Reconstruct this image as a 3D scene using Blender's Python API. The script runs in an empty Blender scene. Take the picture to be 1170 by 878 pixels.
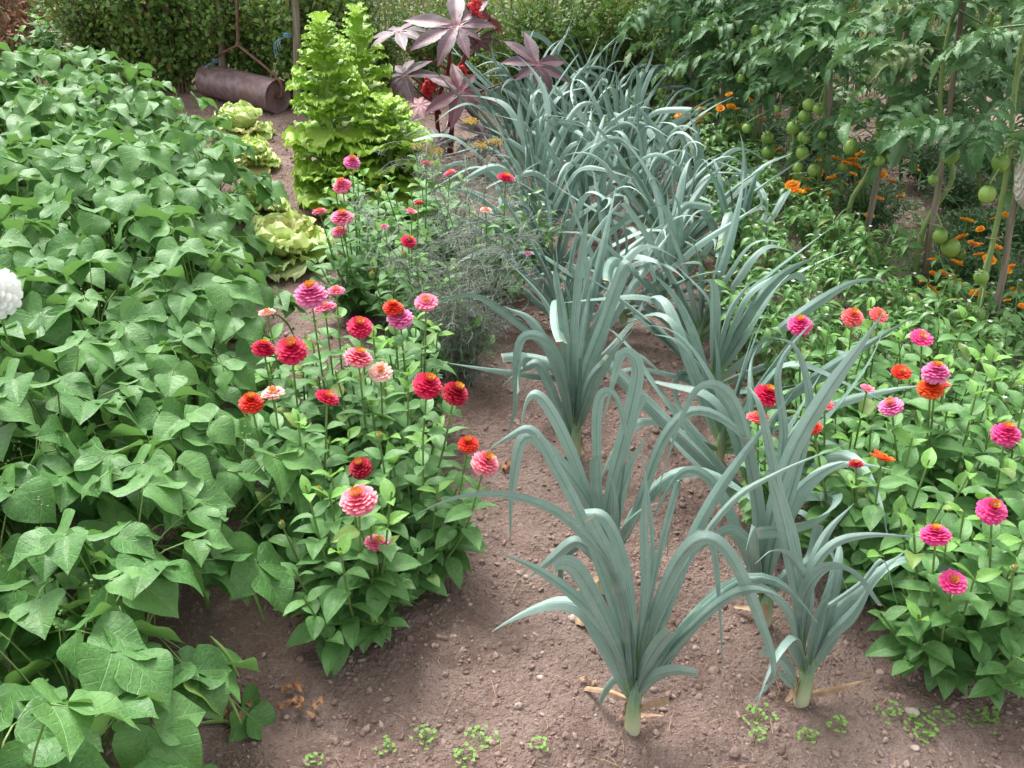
import bpy, math, random
import numpy as np
from mathutils import Vector

S = bpy.context.scene
COL = S.collection
RA = math.radians
rs = np.random.RandomState
H, PITCH, F = 1.6, RA(30.0), 1148.0        # eye height, camera pitch below the horizon, focal length in photo pixels
CP, SP = math.cos(PITCH), math.sin(PITCH)
FWD = np.array([0, CP, -SP]); UPV = np.array([0, SP, CP]); RT = np.array([1., 0, 0]); CAM = np.array([0, 0, H])

def ray(px, py):
    return FWD + RT * (px - 585) / F + UPV * (439 - py) / F
def G(px, py, z=0.0):                       # where a sight line meets the level z
    r = ray(px, py); return CAM + r * ((z - H) / r[2])
def Q(px, py, y):                           # where it meets the upright plane at distance y
    r = ray(px, py); return CAM + r * (y / r[1])
def nrm(v):
    v = np.asarray(v, float); return v / (np.linalg.norm(v) + 1e-12)

# ------------------------------------------------------------------ noise
_g = rs(7).rand(256, 256)
def vnoise(x, y):
    xi = np.floor(x).astype(int); yi = np.floor(y).astype(int); fx = x - xi; fy = y - yi
    fx = fx * fx * (3 - 2 * fx); fy = fy * fy * (3 - 2 * fy)
    a = _g[xi % 256, yi % 256]; b = _g[(xi + 1) % 256, yi % 256]; c = _g[xi % 256, (yi + 1) % 256]; d = _g[(xi + 1) % 256, (yi + 1) % 256]
    return (a * (1 - fx) + b * fx) * (1 - fy) + (c * (1 - fx) + d * fx) * fy - .5
def soil_h(x, y):
    x = np.asarray(x, float); y = np.asarray(y, float)
    h = .035 * vnoise(x * 2.3 + 9, y * 2.3) + .022 * vnoise(x * 7, y * 7 + 40) + .013 * vnoise(x * 19, y * 19) + .008 * vnoise(x * 44 + 3, y * 44)
    n = vnoise(x * 90, y * 90) ; h = h + .0045 * n
    bank = np.clip(y - 7.0, 0, 9) * .16 + np.clip(-x - 3.0, 0, 3) * np.clip(y - 5.6, 0, 2) * .12
    return h + bank

# ------------------------------------------------------------------ mesh collecting
class MB:
    def __init__(s): s.V = []; s.F = []; s.U = []; s.R = []; s.M = []; s.n = 0
    def add(s, V, Fc, UV, rnd=(0, 0), mat=0):
        s.V.append(V); s.F.append(Fc + s.n); s.U.append(UV); s.R.append(np.tile(np.array(rnd, float), (len(V), 1)))
        s.M.append(np.full(len(Fc), mat, int)); s.n += len(V)
    def put(s, tpl, o, d, up, sc=1.0, rnd=(0, 0), mat=0):
        y = nrm(d); x = np.cross(y, up)
        if np.linalg.norm(x) < 1e-4: x = np.cross(y, [1, 0.1, 0])
        x = nrm(x); z = np.cross(x, y); sc3 = np.array([sc, sc, sc]) if np.isscalar(sc) else np.array(sc)
        s.add((tpl[0] * sc3) @ np.array([x, y, z]) + np.asarray(o), tpl[1], tpl[2], rnd, mat)
    def mesh(s, name, mats):
        me = bpy.data.meshes.new(name)
        V = np.concatenate(s.V); Fc = np.concatenate(s.F); U = np.concatenate(s.U); R = np.concatenate(s.R); M = np.concatenate(s.M)
        me.vertices.add(len(V)); me.vertices.foreach_set('co', V.astype(np.float32).ravel())
        me.loops.add(len(Fc) * 4); me.loops.foreach_set('vertex_index', Fc.astype(np.int32).ravel())
        me.polygons.add(len(Fc)); me.polygons.foreach_set('loop_start', np.arange(0, len(Fc) * 4, 4, dtype=np.int32))
        me.polygons.foreach_set('material_index', M.astype(np.int32)); me.polygons.foreach_set('use_smooth', np.ones(len(Fc), bool))
        u = me.uv_layers.new(name='uv'); u.data.foreach_set('uv', U[Fc.ravel()].astype(np.float32).ravel())
        u = me.uv_layers.new(name='rnd'); u.data.foreach_set('uv', R[Fc.ravel()].astype(np.float32).ravel())
        for m in (mats if isinstance(mats, (list, tuple)) else [mats]): me.materials.append(m)
        me.update(calc_edges=True); me.validate()
        return me
    def build(s, name, mats, parent=None, loc=None):
        return link(name, s.mesh(name, mats), parent, loc)

def link(name, data, parent=None, loc=None, rz=None):
    o = bpy.data.objects.new(name, data); COL.objects.link(o)
    if parent is not None: o.parent = parent
    if loc is not None: o.location = loc
    if rz is not None: o.rotation_euler = (0, 0, rz)
    return o
def tag(o, label, cat, group=None, kind=None):
    if kind: o['kind'] = kind
    if label: o['label'] = label
    if cat: o['category'] = cat
    if group: o['group'] = group
    return o
def thing(name, label, cat, loc, group=None, rz=0.0, sc=1.0):
    o = link(name, None, None, tuple(loc)); o.rotation_euler = (0, 0, rz); o.scale = (sc,) * 3; o.empty_display_size = .05
    return tag(o, label, cat, group)
def dup(root, loc, rz, sc, label, group=None):          # copy of a thing with its parts and sub-parts
    r = root.copy(); COL.objects.link(r); r.location = loc; r.rotation_euler = (0, 0, rz); r.scale = (sc,) * 3; r['label'] = label
    if group: r['group'] = group
    for ch in list(root.children):
        c = ch.copy(); COL.objects.link(c); c.parent = r
        for gch in list(ch.children):
            g = gch.copy(); COL.objects.link(g); g.parent = c
    return r

# ------------------------------------------------------------------ shapes
def grid_faces(nu, nv):
    a = np.arange((nu) * (nv)).reshape(nu, nv)
    return np.stack([a[:-1, :-1], a[:-1, 1:], a[1:, 1:], a[1:, :-1]], -1).reshape(-1, 4)
def leaf(prof, W, nu=10, nv=7, fold=.15, bend=.6, cup=0., wave=0., pucker=0., K=7., seed=0, serr=0., twist=0.):
    """leaf blade of length 1 along +y, width W, normal +z"""
    t = np.linspace(0, 1, nu); sv = np.linspace(-1, 1, nv)
    w = np.interp(t, [p[0] for p in prof], [p[1] for p in prof]) * W * .5
    if serr: w = w * (1 + serr * (np.arange(nu) % 2 * 2 - 1) * (t > .05) * (t < .97))
    T, Sg = np.meshgrid(t, sv, indexing='ij'); X = Sg * w[:, None]
    ph = rs(seed).rand(6) * 6.28
    zl = fold * np.abs(X) - cup * X * X + wave * np.abs(Sg) ** 2 * (np.sin(T * 9 + ph[0] + np.sign(Sg) * ph[1]) * w[:, None])
    if pucker: zl = zl + pucker * np.cos(6.283 * K * (T - np.abs(X) * .7) + np.pi) * np.minimum(1, np.abs(Sg) * 3) * (1 - np.abs(Sg) ** 4)
    ang = -bend * (t - .25) ; dt = 1 / (nu - 1)
    cy = np.concatenate([[0], np.cumsum(np.cos((ang[1:] + ang[:-1]) / 2) * dt)]); cz = np.concatenate([[0], np.cumsum(np.sin((ang[1:] + ang[:-1]) / 2) * dt)])
    tw = twist * T
    Y = cy[:, None] - np.sin(ang)[:, None] * zl; Z = cz[:, None] + np.cos(ang)[:, None] * zl
    Xo = X * np.cos(tw); Z = Z + X * np.sin(tw)
    V = np.stack([Xo, Y, Z], -1).reshape(-1, 3); UV = np.stack([X + .5, T], -1).reshape(-1, 2)
    return V, grid_faces(nu, nv), UV
def merge(parts):                                        # several (V,F,UV) -> one
    V = []; Fc = []; U = []; n = 0
    for v, f, u in parts: V.append(v); Fc.append(f + n); U.append(u); n += len(v)
    return np.concatenate(V), np.concatenate(Fc), np.concatenate(U)
def xf(tpl, o, d, up, sc):
    m = MB(); m.put(tpl, o, d, up, sc); return m.V[0], tpl[1], tpl[2]
def frames(P, side=None):
    P = np.asarray(P, float); T = np.gradient(P, axis=0); T /= np.linalg.norm(T, axis=1)[:, None] + 1e-12
    s = np.array([1, 0, 0.]) if side is None else np.asarray(side, float)
    Ss = np.zeros_like(P)
    for i in range(len(P)):
        q = s - T[i] * np.dot(s, T[i])
        if np.linalg.norm(q) < 1e-3: q = np.cross(T[i], [0, 0, 1.]) if abs(T[i][2]) < .9 else np.cross(T[i], [0, 1., 0])
        s = nrm(q); Ss[i] = s
    return T, Ss, np.cross(Ss, T)
def tube(P, r, n=6):
    P = np.asarray(P, float); r = np.interp(np.linspace(0, 1, len(P)), np.linspace(0, 1, len(np.atleast_1d(r))), np.atleast_1d(r)) if len(np.atleast_1d(r)) != len(P) else np.asarray(r)
    T, A, B = frames(P); a = np.linspace(0, 2 * np.pi, n + 1)
    V = P[:, None] + r[:, None, None] * (A[:, None] * np.cos(a)[None, :, None] + B[:, None] * np.sin(a)[None, :, None])
    t = np.linspace(0, 1, len(P)); U = np.stack(np.meshgrid(t, np.linspace(0, 1, n + 1), indexing='ij'), -1)
    return V.reshape(-1, 3), grid_faces(len(P), n + 1), U.reshape(-1, 2)
def curve(C, k=12):                                      # smooth line through control points
    C = np.asarray(C, float); n = len(C)
    if n == 2: t = np.linspace(0, 1, k)[:, None]; return C[0] * (1 - t) + C[1] * t
    E = np.vstack([2 * C[0] - C[1], C, 2 * C[-1] - C[-2]]); out = []
    for u in np.linspace(0, n - 1 - 1e-6, k):
        i = int(u); f = u - i; p0, p1, p2, p3 = E[i], E[i + 1], E[i + 2], E[i + 3]
        out.append(.5 * (2 * p1 + (p2 - p0) * f + (2 * p0 - 5 * p1 + 4 * p2 - p3) * f * f + (3 * p1 - p0 - 3 * p2 + p3) * f ** 3))
    return np.array(out)
def ball(c, R, nu=9, nv=12, ribs=0, rib=0.):
    th = np.linspace(.02, np.pi - .02, nu); ph = np.linspace(0, 2 * np.pi, nv + 1); T, Ph = np.meshgrid(th, ph, indexing='ij')
    k = 1 + rib * np.cos(ribs * Ph) * np.sin(T); R = np.ones(3) * R
    V = np.stack([np.sin(T) * np.cos(Ph) * k * R[0], np.sin(T) * np.sin(Ph) * k * R[1], np.cos(T) * R[2]], -1).reshape(-1, 3) + np.asarray(c)
    return V, grid_faces(nu, nv + 1), np.stack([T / np.pi, Ph / 6.283], -1).reshape(-1, 2)
def ribbon(P, w, side, fold=.3, nv=5, twist=0., wavy=0., seed=0):
    P = np.asarray(P, float); k = len(P); T, A, B = frames(P, side); t = np.linspace(0, 1, k)
    w = np.interp(t, np.linspace(0, 1, len(w)), w); fold = np.interp(t, np.linspace(0, 1, len(np.atleast_1d(fold))), np.atleast_1d(fold))
    sv = np.linspace(-1, 1, nv); a = twist * t
    A2 = A * np.cos(a)[:, None] + B * np.sin(a)[:, None]; B2 = -A * np.sin(a)[:, None] + B * np.cos(a)[:, None]
    ph = rs(seed).rand(2) * 6.28
    z = fold[:, None] * (np.abs(sv)[None]) + wavy * np.abs(sv)[None] * np.sin(t[:, None] * 22 + ph[0] + np.sign(sv)[None] * ph[1])
    c = np.sqrt(np.clip(1 - np.minimum(fold, .97) ** 2, .05, 1))
    V = P[:, None] + (A2[:, None] * (sv[None, :] * c[:, None])[:, :, None] + B2[:, None] * z[:, :, None]) * (w / 2)[:, None, None]
    U = np.stack(np.meshgrid(t, (sv + 1) / 2, indexing='ij'), -1)
    return V.reshape(-1, 3), grid_faces(k, nv), U.reshape(-1, 2)

# ------------------------------------------------------------------ materials
class NT:
    def __init__(s, name):
        s.m = bpy.data.materials.new(name); s.m.use_nodes = True; s.t = s.m.node_tree; s.t.nodes.clear()
        s.out = s.t.nodes.new('ShaderNodeOutputMaterial')
    def n(s, kind, ins=None, **kw):
        nd = s.t.nodes.new('ShaderNode' + kind)
        for k, v in kw.items(): setattr(nd, k, v)
        for k, v in (ins or {}).items():
            if isinstance(v, bpy.types.NodeSocket): s.t.links.new(v, nd.inputs[k])
            else: nd.inputs[k].default_value = v
        return nd
    def math(s, op, a, b=0., c=None):
        d = {0: a, 1: b}
        if c is not None: d[2] = c
        return s.n('Math', d, operation=op).outputs[0]
    def mix(s, f, a, b, mode='MIX'):
        nd = s.n('Mix', None, data_type='RGBA', blend_type=mode); 
        for i, v in ((0, f), (6, a), (7, b)):
            if isinstance(v, bpy.types.NodeSocket): s.t.links.new(v, nd.inputs[i])
            else: nd.inputs[i].default_value = v if i == 0 else (*v[:3], 1)
        return nd.outputs[2]
    def ramp(s, f, stops, interp='LINEAR'):
        nd = s.n('ValToRGB', {0: f}); cr = nd.color_ramp; cr.interpolation = interp
        while len(cr.elements) > 1: cr.elements.remove(cr.elements[-1])
        for i, (p, c) in enumerate(stops):
            e = cr.elements[0] if i == 0 else cr.elements.new(p)
            e.position = p; c = (c,) * 3 if np.isscalar(c) else c; e.color = (*c[:3], 1)
        return nd.outputs[0]
    def sm(s, x, lo, hi, a=0., b=1.):
        return s.n('MapRange', {0: x, 1: lo, 2: hi, 3: a, 4: b}, interpolation_type='SMOOTHSTEP').outputs[0]
    def noise(s, scale, detail=4., rough=.55, vec=None, obj=True):
        if vec is None: vec = s.n('TexCoord').outputs['Object'] if obj else s.n('NewGeometry').outputs['Position']
        return s.n('TexNoise', {'Vector': vec, 'Scale': scale, 'Detail': detail, 'Roughness': rough}).outputs[0]
    def uv(s, name='uv'):
        sp = s.n('SeparateXYZ', {0: s.n('UVMap', uv_map=name).outputs[0]}); return sp.outputs[0], sp.outputs[1]
    def finish(s, col, rough=.5, bump=None, bs=.3, bd=.002, trans=0., tcol=None, spec=.5, sheen=0.):
        ins = {'Base Color': col if isinstance(col, bpy.types.NodeSocket) else (*col, 1), 'Roughness': rough, 'Specular IOR Level': spec}
        if sheen: ins['Sheen Weight'] = sheen; ins['Sheen Roughness'] = .5
        p = s.n('BsdfPrincipled', ins)
        if bump is not None:
            b = s.n('Bump', {'Height': bump, 'Strength': bs, 'Distance': bd}).outputs[0]; s.t.links.new(b, p.inputs['Normal'])
        o = p.outputs[0]
        if trans:
            tc = tcol if tcol is not None else col
            tr = s.n('BsdfTranslucent', {0: tc if isinstance(tc, bpy.types.NodeSocket) else (*tc, 1)})
            o = s.n('MixShader', {0: trans, 1: o, 2: tr.outputs[0]}).outputs[0]
        s.t.links.new(o, s.out.inputs[0]); return s.m

def leafmat(name, c1, c2, vein, K=7., slope=.7, vw=.16, rough=.42, trans=.28, mid=.014, bs=.5, old=(.28, .30, .06), oldp=.955, under=None, spec=.5, nscale=26., vs=.45):
    n = NT(name); x, y = n.uv(); r1, r2 = n.uv('rnd')
    a = n.math('ABSOLUTE', n.math('SUBTRACT', x, .5))
    wob = n.n('TexNoise', {'Vector': n.n('CombineXYZ', {0: x, 1: y, 2: n.math('MULTIPLY', r1, 9.)}).outputs[0], 'Scale': 5., 'Detail': 2.}).outputs[0]
    t = n.math('MULTIPLY', n.math('ADD', n.math('SUBTRACT', y, n.math('MULTIPLY', n.math('POWER', a, .85), slope * .85)), n.math('MULTIPLY', wob, .16)), K)
    pp = n.math('PINGPONG', t, .5)
    side = n.sm(pp, vw * .32, 0.01); midv = n.sm(a, mid, mid * .3); v = n.math('MAXIMUM', n.math('MULTIPLY', side, .6), midv)
    nz = n.noise(nscale)
    base = n.mix(r1, c1, c2); base = n.mix(n.sm(nz, .35, .7, 0, .45), base, tuple(k * .72 for k in c1))
    fine = n.noise(170., 2.)
    base = n.mix(n.sm(fine, .42, .62, 0, .22), base, tuple(min(1, k * 1.5) for k in c2))
    base = n.mix(n.sm(r2, oldp, oldp + .06, 0, .75), base, old)
    spot = n.noise(60., 3., .7)
    base = n.mix(n.math('MULTIPLY', n.sm(spot, .66, .74), n.sm(r2, .55, .95, .15, .8)), base, (.17, .13, .05))
    col = n.mix(n.math('MULTIPLY', v, vs), base, vein)
    bk = n.n('NewGeometry').outputs['Backfacing']
    und = under or tuple(min(1, k * 1.35 + .02) for k in c2)
    col = n.mix(n.math('MULTIPLY', bk, .6), col, und)
    cv = n.n('CombineXYZ', {0: n.math('MULTIPLY', x, 1.), 1: y}).outputs[0]
    vo = n.n('TexVoronoi', {'Vector': cv, 'Scale': 13.}, feature='DISTANCE_TO_EDGE').outputs[0]; net = n.sm(vo, .05, .0)
    col = n.mix(n.math('MULTIPLY', net, vs * .4), col, vein)
    bump = n.math('ADD', n.math('ADD', n.math('MULTIPLY', side, -.8), n.math('MULTIPLY', n.sm(vo, 0., .45), .30)), n.math('ADD', n.math('MULTIPLY', n.noise(55., 2.), .9), n.math('MULTIPLY', midv, -.8)))
    tc = n.mix(.5, col, (c2[0] * 1.6, c2[1] * 1.5, c2[2] * .8))
    return n.finish(col, rough, bump, bs, .0025, trans, tc, spec)

def plain(name, c1, c2, scale=30., rough=.5, trans=0., bs=.2, spec=.5, bd=.002):
    n = NT(name); r1, r2 = n.uv('rnd'); nz = n.noise(scale)
    col = n.mix(n.sm(nz, .3, .7), c1, c2); col = n.mix(n.math('MULTIPLY', r1, .35), col, tuple(k * .7 for k in c1))
    return n.finish(col, rough, n.noise(scale * 3), bs, bd, trans, None, spec)

M = {}
M['bean'] = leafmat('bean_leaf', (.052, .165, .038), (.130, .285, .080), (.26, .43, .14), 5.2, .75, .22, 0.47, .26, .012, .5, spec=.45, under=(.16, .3, .11), old=(.30, .38, .09), oldp=.965, vs=.5)
M['bean_stem'] = plain('bean_stem', (.16, .27, .07), (.25, .36, .12), 12, .5, .1)
M['pod'] = plain('bean_pod', (.20, .34, .09), (.30, .42, .14), 40, .4, .1)
M['zin'] = leafmat('zinnia_leaf', (.07, .19, .05), (.14, .31, .09), (.20, .36, .13), 3.2, 1.6, .12, .5, .24, .016, .4)
M['zin_young'] = leafmat('zinnia_young_leaf', (.14, .32, .05), (.2, .42, .09), (.25, .4, .13), 3.2, 1.6, .12, .5, .3, .016, .3)
M['zin_stem'] = plain('zinnia_stem', (.13, .23, .06), (.20, .30, .09), 20, .6)
M['pep'] = leafmat('pepper_leaf', (.06, .17, .035), (.13, .29, .07), (.2, .36, .12), 6., .8, .14, .36, .24, .014, .3)
M['tom'] = leafmat('tomato_leaf', (.038, .115, .036), (.095, .215, .07), (.13, .23, .10), 6., .9, .16, .5, .2, .016, .5, old=(.20, .22, .05), under=(.15, .24, .13))
M['tom_stem'] = plain('tomato_stem', (.15, .24, .07), (.22, .30, .10), 25, .6)
M['mari'] = leafmat('marigold_leaf', (.02, .085, .025), (.05, .14, .04), (.08, .16, .05), 6., .8, .14, .5, .15, .03, .3)
M['hedge'] = leafmat('hedge_leaf', (.045, .12, .02), (.14, .25, .05), (.12, .2, .05), 6., .8, .14, .45, .22, .02, .3, old=(.3, .22, .03), oldp=.9)
M['weed'] = leafmat('seedling_leaf', (.16, .36, .06), (.24, .46, .1), (.25, .45, .12), 6., .8, .14, .5, .3, .02, .3)
M['bark'] = plain('bark', (.10, .06, .04), (.22, .15, .10), 30, .9, 0, .8)
M['straw'] = plain('straw', (.35, .22, .13), (.52, .38, .24), 40, .8, .1, .4)
M['dry'] = plain('dry_leaf', (.28, .13, .06), (.45, .26, .14), 30, .8, .15, .6)
M['stone'] = plain('pale_stone', (.34, .27, .23), (.55, .47, .41), 60, .8, 0, .5)
M['twine'] = plain('twine', (.4, .3, .18), (.5, .4, .28), 90, .9, 0, .5)
M['blue'] = plain('blue_twine', (.12, .3, .5), (.3, .5, .66), 60, .6)
M['tick'] = plain('castor_stem', (.10, .012, .016), (.19, .03, .035), 12, .3)
M['spike'] = plain('castor_seed_pod', (.65, .02, .04), (.8, .06, .05), 60, .55, .1)
M['white'] = plain('white_petal', (.8, .78, .76), (.86, .84, .8), 40, .6, .2)
M['fen'] = plain('fennel_thread', (.15, .19, .14), (.30, .34, .28), 15, .6, .1)
M['umb'] = plain('dill_umbel', (.55, .36, .07), (.7, .5, .12), 40, .6, .1)
M['centre'] = plain('zinnia_centre', (.85, .30, .02), (.95, .50, .04), 220, .6, 0, .8)
M['maroon'] = plain('zinnia_disc', (.25, .03, .02), (.55, .14, .03), 220, .6, 0, .8)

def leekmat(name, c1, c2, vs):
    n = NT(name); x, y = n.uv(); r1, r2 = n.uv('rnd')
    cmb = n.n('CombineXYZ', {0: n.math('MULTIPLY', x, 1.2), 1: n.math('MULTIPLY', y, 42.), 2: n.math('MULTIPLY', r1, 30)}).outputs[0]
    st = n.n('TexNoise', {'Vector': cmb, 'Scale': 1., 'Detail': 3.}).outputs[0]
    base = n.mix(r1, c1, c2); base = n.mix(n.sm(st, .35, .65, 0, .5), base, (c2[0] * 1.25, c2[1] * 1.2, c2[2] * 1.2))
    a = n.math('ABSOLUTE', n.math('SUBTRACT', y, .5))
    base = n.mix(n.sm(a, .06, .015, 0, .5), base, (c1[0] * .8, c1[1] * 1.0, c1[2] * .7))
    base = n.mix(n.sm(n.noise(30.), .42, .75, 0, .4), base, (.29, .39, .35)); base = n.mix(n.sm(st, .52, .62, 0, .35), base, (.33, .42, .37))
    base = n.mix(n.sm(n.noise(150., 2., .8), .68, .74, 0, .6), base, (.5, .5, .42))
    base = n.mix(n.sm(x, .13, .0, 0, .85), base, (.22, .36, .10))
    base = n.mix(n.math('MULTIPLY', n.sm(x, .985, 1.), .8), base, (.5, .42, .26))
    bump = n.math('ADD', n.math('MULTIPLY', st, 1.), n.math('MULTIPLY', n.noise(50.), .4))
    return n.finish(base, .40, bump, .45, .002, .15, base, .6)
M['leek'] = leekmat('leek_leaf', (.050, .140, .100), (.23, .345, .295), 1)
n = NT('leek_shaft'); x, y = n.uv(); c = n.ramp(x, [(0, (.55, .53, .36)), (.25, (.50, .54, .33)), (.48, (.22, .34, .16)), (.7, (.12, .22, .16)), (1, (.10, .19, .14))])
st = n.n('TexNoise', {'Vector': n.n('CombineXYZ', {0: x, 1: n.math('MULTIPLY', y, 14.)}).outputs[0], 'Scale': 2.}).outputs[0]
c = n.mix(n.sm(st, .4, .6, 0, .35), c, (.4, .5, .3)); M['shaft'] = n.finish(c, .45, st, .3, .002)

def petal(name, base, tip, f0=.3, f1=.95, low=None):
    n = NT(name); x, y = n.uv(); r1, r2 = n.uv('rnd')
    c = n.mix(n.sm(y, f0, f1), base, tip); c = n.mix(n.math('MULTIPLY', r1, .4), c, tuple(k * .75 for k in base))
    c = n.mix(n.sm(n.noise(120.), .4, .7, 0, .2), c, tuple(min(1, k * 1.3 + .03) for k in tip))
    return n.finish(c, .55, n.noise(200.), .2, .001, .3, c, .35)
PET = {
    'salmon': petal('petal_salmon', (.82, .03, .12), (.93, .40, .46), .35, .9), 'pale': petal('petal_pale_pink', (.85, .16, .2), (.93, .66, .56), .15, .7),
    'magenta': petal('petal_magenta', (.72, .05, .26), (.85, .30, .55), .3, .95), 'hot': petal('petal_hot_pink', (.76, .03, .21), (.88, .13, .38), .4, 1.),
    'crimson': petal('petal_crimson', (.58, .006, .05), (.84, .04, .15), .4, 1.), 'dark': petal('petal_dark_crimson', (.33, .004, .02), (.62, .02, .07), .4, 1.),
    'red': petal('petal_red', (.70, .015, .012), (.86, .07, .03), .3, 1.), 'pink': petal('petal_pink', (.80, .08, .23), (.92, .32, .47), .3, .95),
    'orange': petal('petal_orange_red', (.78, .06, .01), (.9, .16, .03), .3, 1.), 'coral': petal('petal_coral', (.85, .09, .10), (.93, .24, .24), .3, .95),
    'white': petal('petal_white', (.88, .88, .84), (.92, .92, .9), .3, 1.), 'mari': petal('petal_marigold', (.70, .09, .0), (.97, .42, .01), .35, .8),
    'gold': petal('petal_gold', (.85, .28, .0), (.95, .5, .02), .3, .9)}

# soil
n = NT('soil'); pos = n.n('NewGeometry').outputs['Position']
sp = n.n('SeparateXYZ', {0: pos})
big = n.noise(1.7, 5., .6, pos); mid = n.noise(9., 6., .65, pos); fin = n.noise(70., 5., .7, pos); gr = n.noise(260., 3., .7, pos)
c = n.mix(n.sm(mid, .3, .7), (.18, .118, .097), (.295, .210, .178)); c = n.mix(n.sm(big, .42, .66, 0, .6), c, (.35, .265, .228))
c = n.mix(n.sm(fin, .52, .72, 0, .6), c, (.42, .33, .285)); c = n.mix(n.sm(fin, .42, .28, 0, .7), c, (.12, .072, .056))
c = n.mix(n.sm(gr, .62, .72, 0, .5), c, (.42, .33, .29))
damp = n.n('TexNoise', {'Vector': pos, 'Scale': 4.3, 'Detail': 3.}).outputs[0]
c = n.mix(n.sm(damp, .62, .72, 0, .5), c, (.09, .055, .045))
grass = n.mix(n.sm(mid, .35, .65), (.06, .09, .025), (.17, .15, .07))
fy = n.math('ADD', sp.outputs[1], n.math('MULTIPLY', n.math('SUBTRACT', big, .5), 1.6))
c = n.mix(n.sm(fy, 6.4, 7.1), c, grass)
vor = n.n('TexVoronoi', {'Vector': pos, 'Scale': 75.}).outputs[0]; vor2 = n.n('TexVoronoi', {'Vector': pos, 'Scale': 190.}).outputs[0]
bmp = n.math('ADD', n.math('ADD', n.math('MULTIPLY', fin, 1.2), n.math('MULTIPLY', gr, .35)), n.math('ADD', n.math('MULTIPLY', vor, -.7), n.math('MULTIPLY', vor2, -.35)))
M['soil'] = n.finish(c, .95, bmp, 1., .014, 0, None, .2)
n = NT('clod'); r1, r2 = n.uv('rnd'); c = n.mix(r1, (.20, .135, .112), (.35, .26, .222)); c = n.mix(n.sm(r2, .93, .97), c, (.42, .34, .3))
c = n.mix(n.sm(n.noise(120.), .4, .7, 0, .5), c, (.20, .13, .11)); M['clod'] = n.finish(c, .95, n.noise(160.), .8, .003, 0, None, .2)

# ------------------------------------------------------------------ ground
ys = np.concatenate([np.linspace(-6, .6, 20), .62 + np.cumsum(np.linspace(.0075, .022, 430)), np.linspace(7.3, 16, 60), np.geomspace(16.5, 90, 24)])
xs1 = np.linspace(-1.0, 1.45, 330); xs = np.concatenate([-np.geomspace(80, 3.6, 20), np.linspace(-3.5, -1.02, 100), xs1, np.linspace(1.47, 4, 90), np.geomspace(4.2, 80, 20)])
X, Y = np.meshgrid(xs, ys, indexing='ij'); Z = soil_h(X, Y)
mb = MB(); mb.add(np.stack([X, Y, Z], -1).reshape(-1, 3), grid_faces(len(xs), len(ys))[:, ::-1], np.stack([X, Y], -1).reshape(-1, 2)); 
ground = mb.build('ground', M['soil']); tag(ground, None, None, kind='structure')

def hz(p): return np.array([p[0], p[1], float(soil_h(p[0], p[1]))])
# crumbs of earth
R = rs(3); mb = MB(); lumps = []
for k in range(10):
    v, f, u = ball((0, 0, 0), 1., 5, 6); jt = 1 + .75 * (rs(k).rand(5, 7, 1) - .5); jt[:, -1] = jt[:, 0]; q = v * jt.reshape(-1, 1); q[:, 2] *= .65; lumps.append((q, f, u))
NC = 42000; cy = .95 + 5.4 * R.rand(NC) ** 1.7; cx = (R.rand(NC) - .45) * (cy * .9 + 1.3) * 1.15; cz = soil_h(cx, cy)
for i in range(NC):
    s = .0013 + .006 * R.rand() ** 9 + .0022 * R.rand() ** 2; s *= (1 + .12 * cy[i])
    if R.rand() < .006: s *= 2.
    mb.put(lumps[i % 10], (cx[i], cy[i], cz[i] + s * .15), nrm(R.randn(3) * [1, 1, .5]), nrm([R.randn() * .5, R.randn() * .5, 1]), s * (.6 + .8 * R.rand(3)), (R.rand(), R.rand()))
tag(mb.build('soil_crumbs', M['clod']), 'loose brown crumbs and small clods of earth over the bed', 'soil', kind='stuff')

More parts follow.
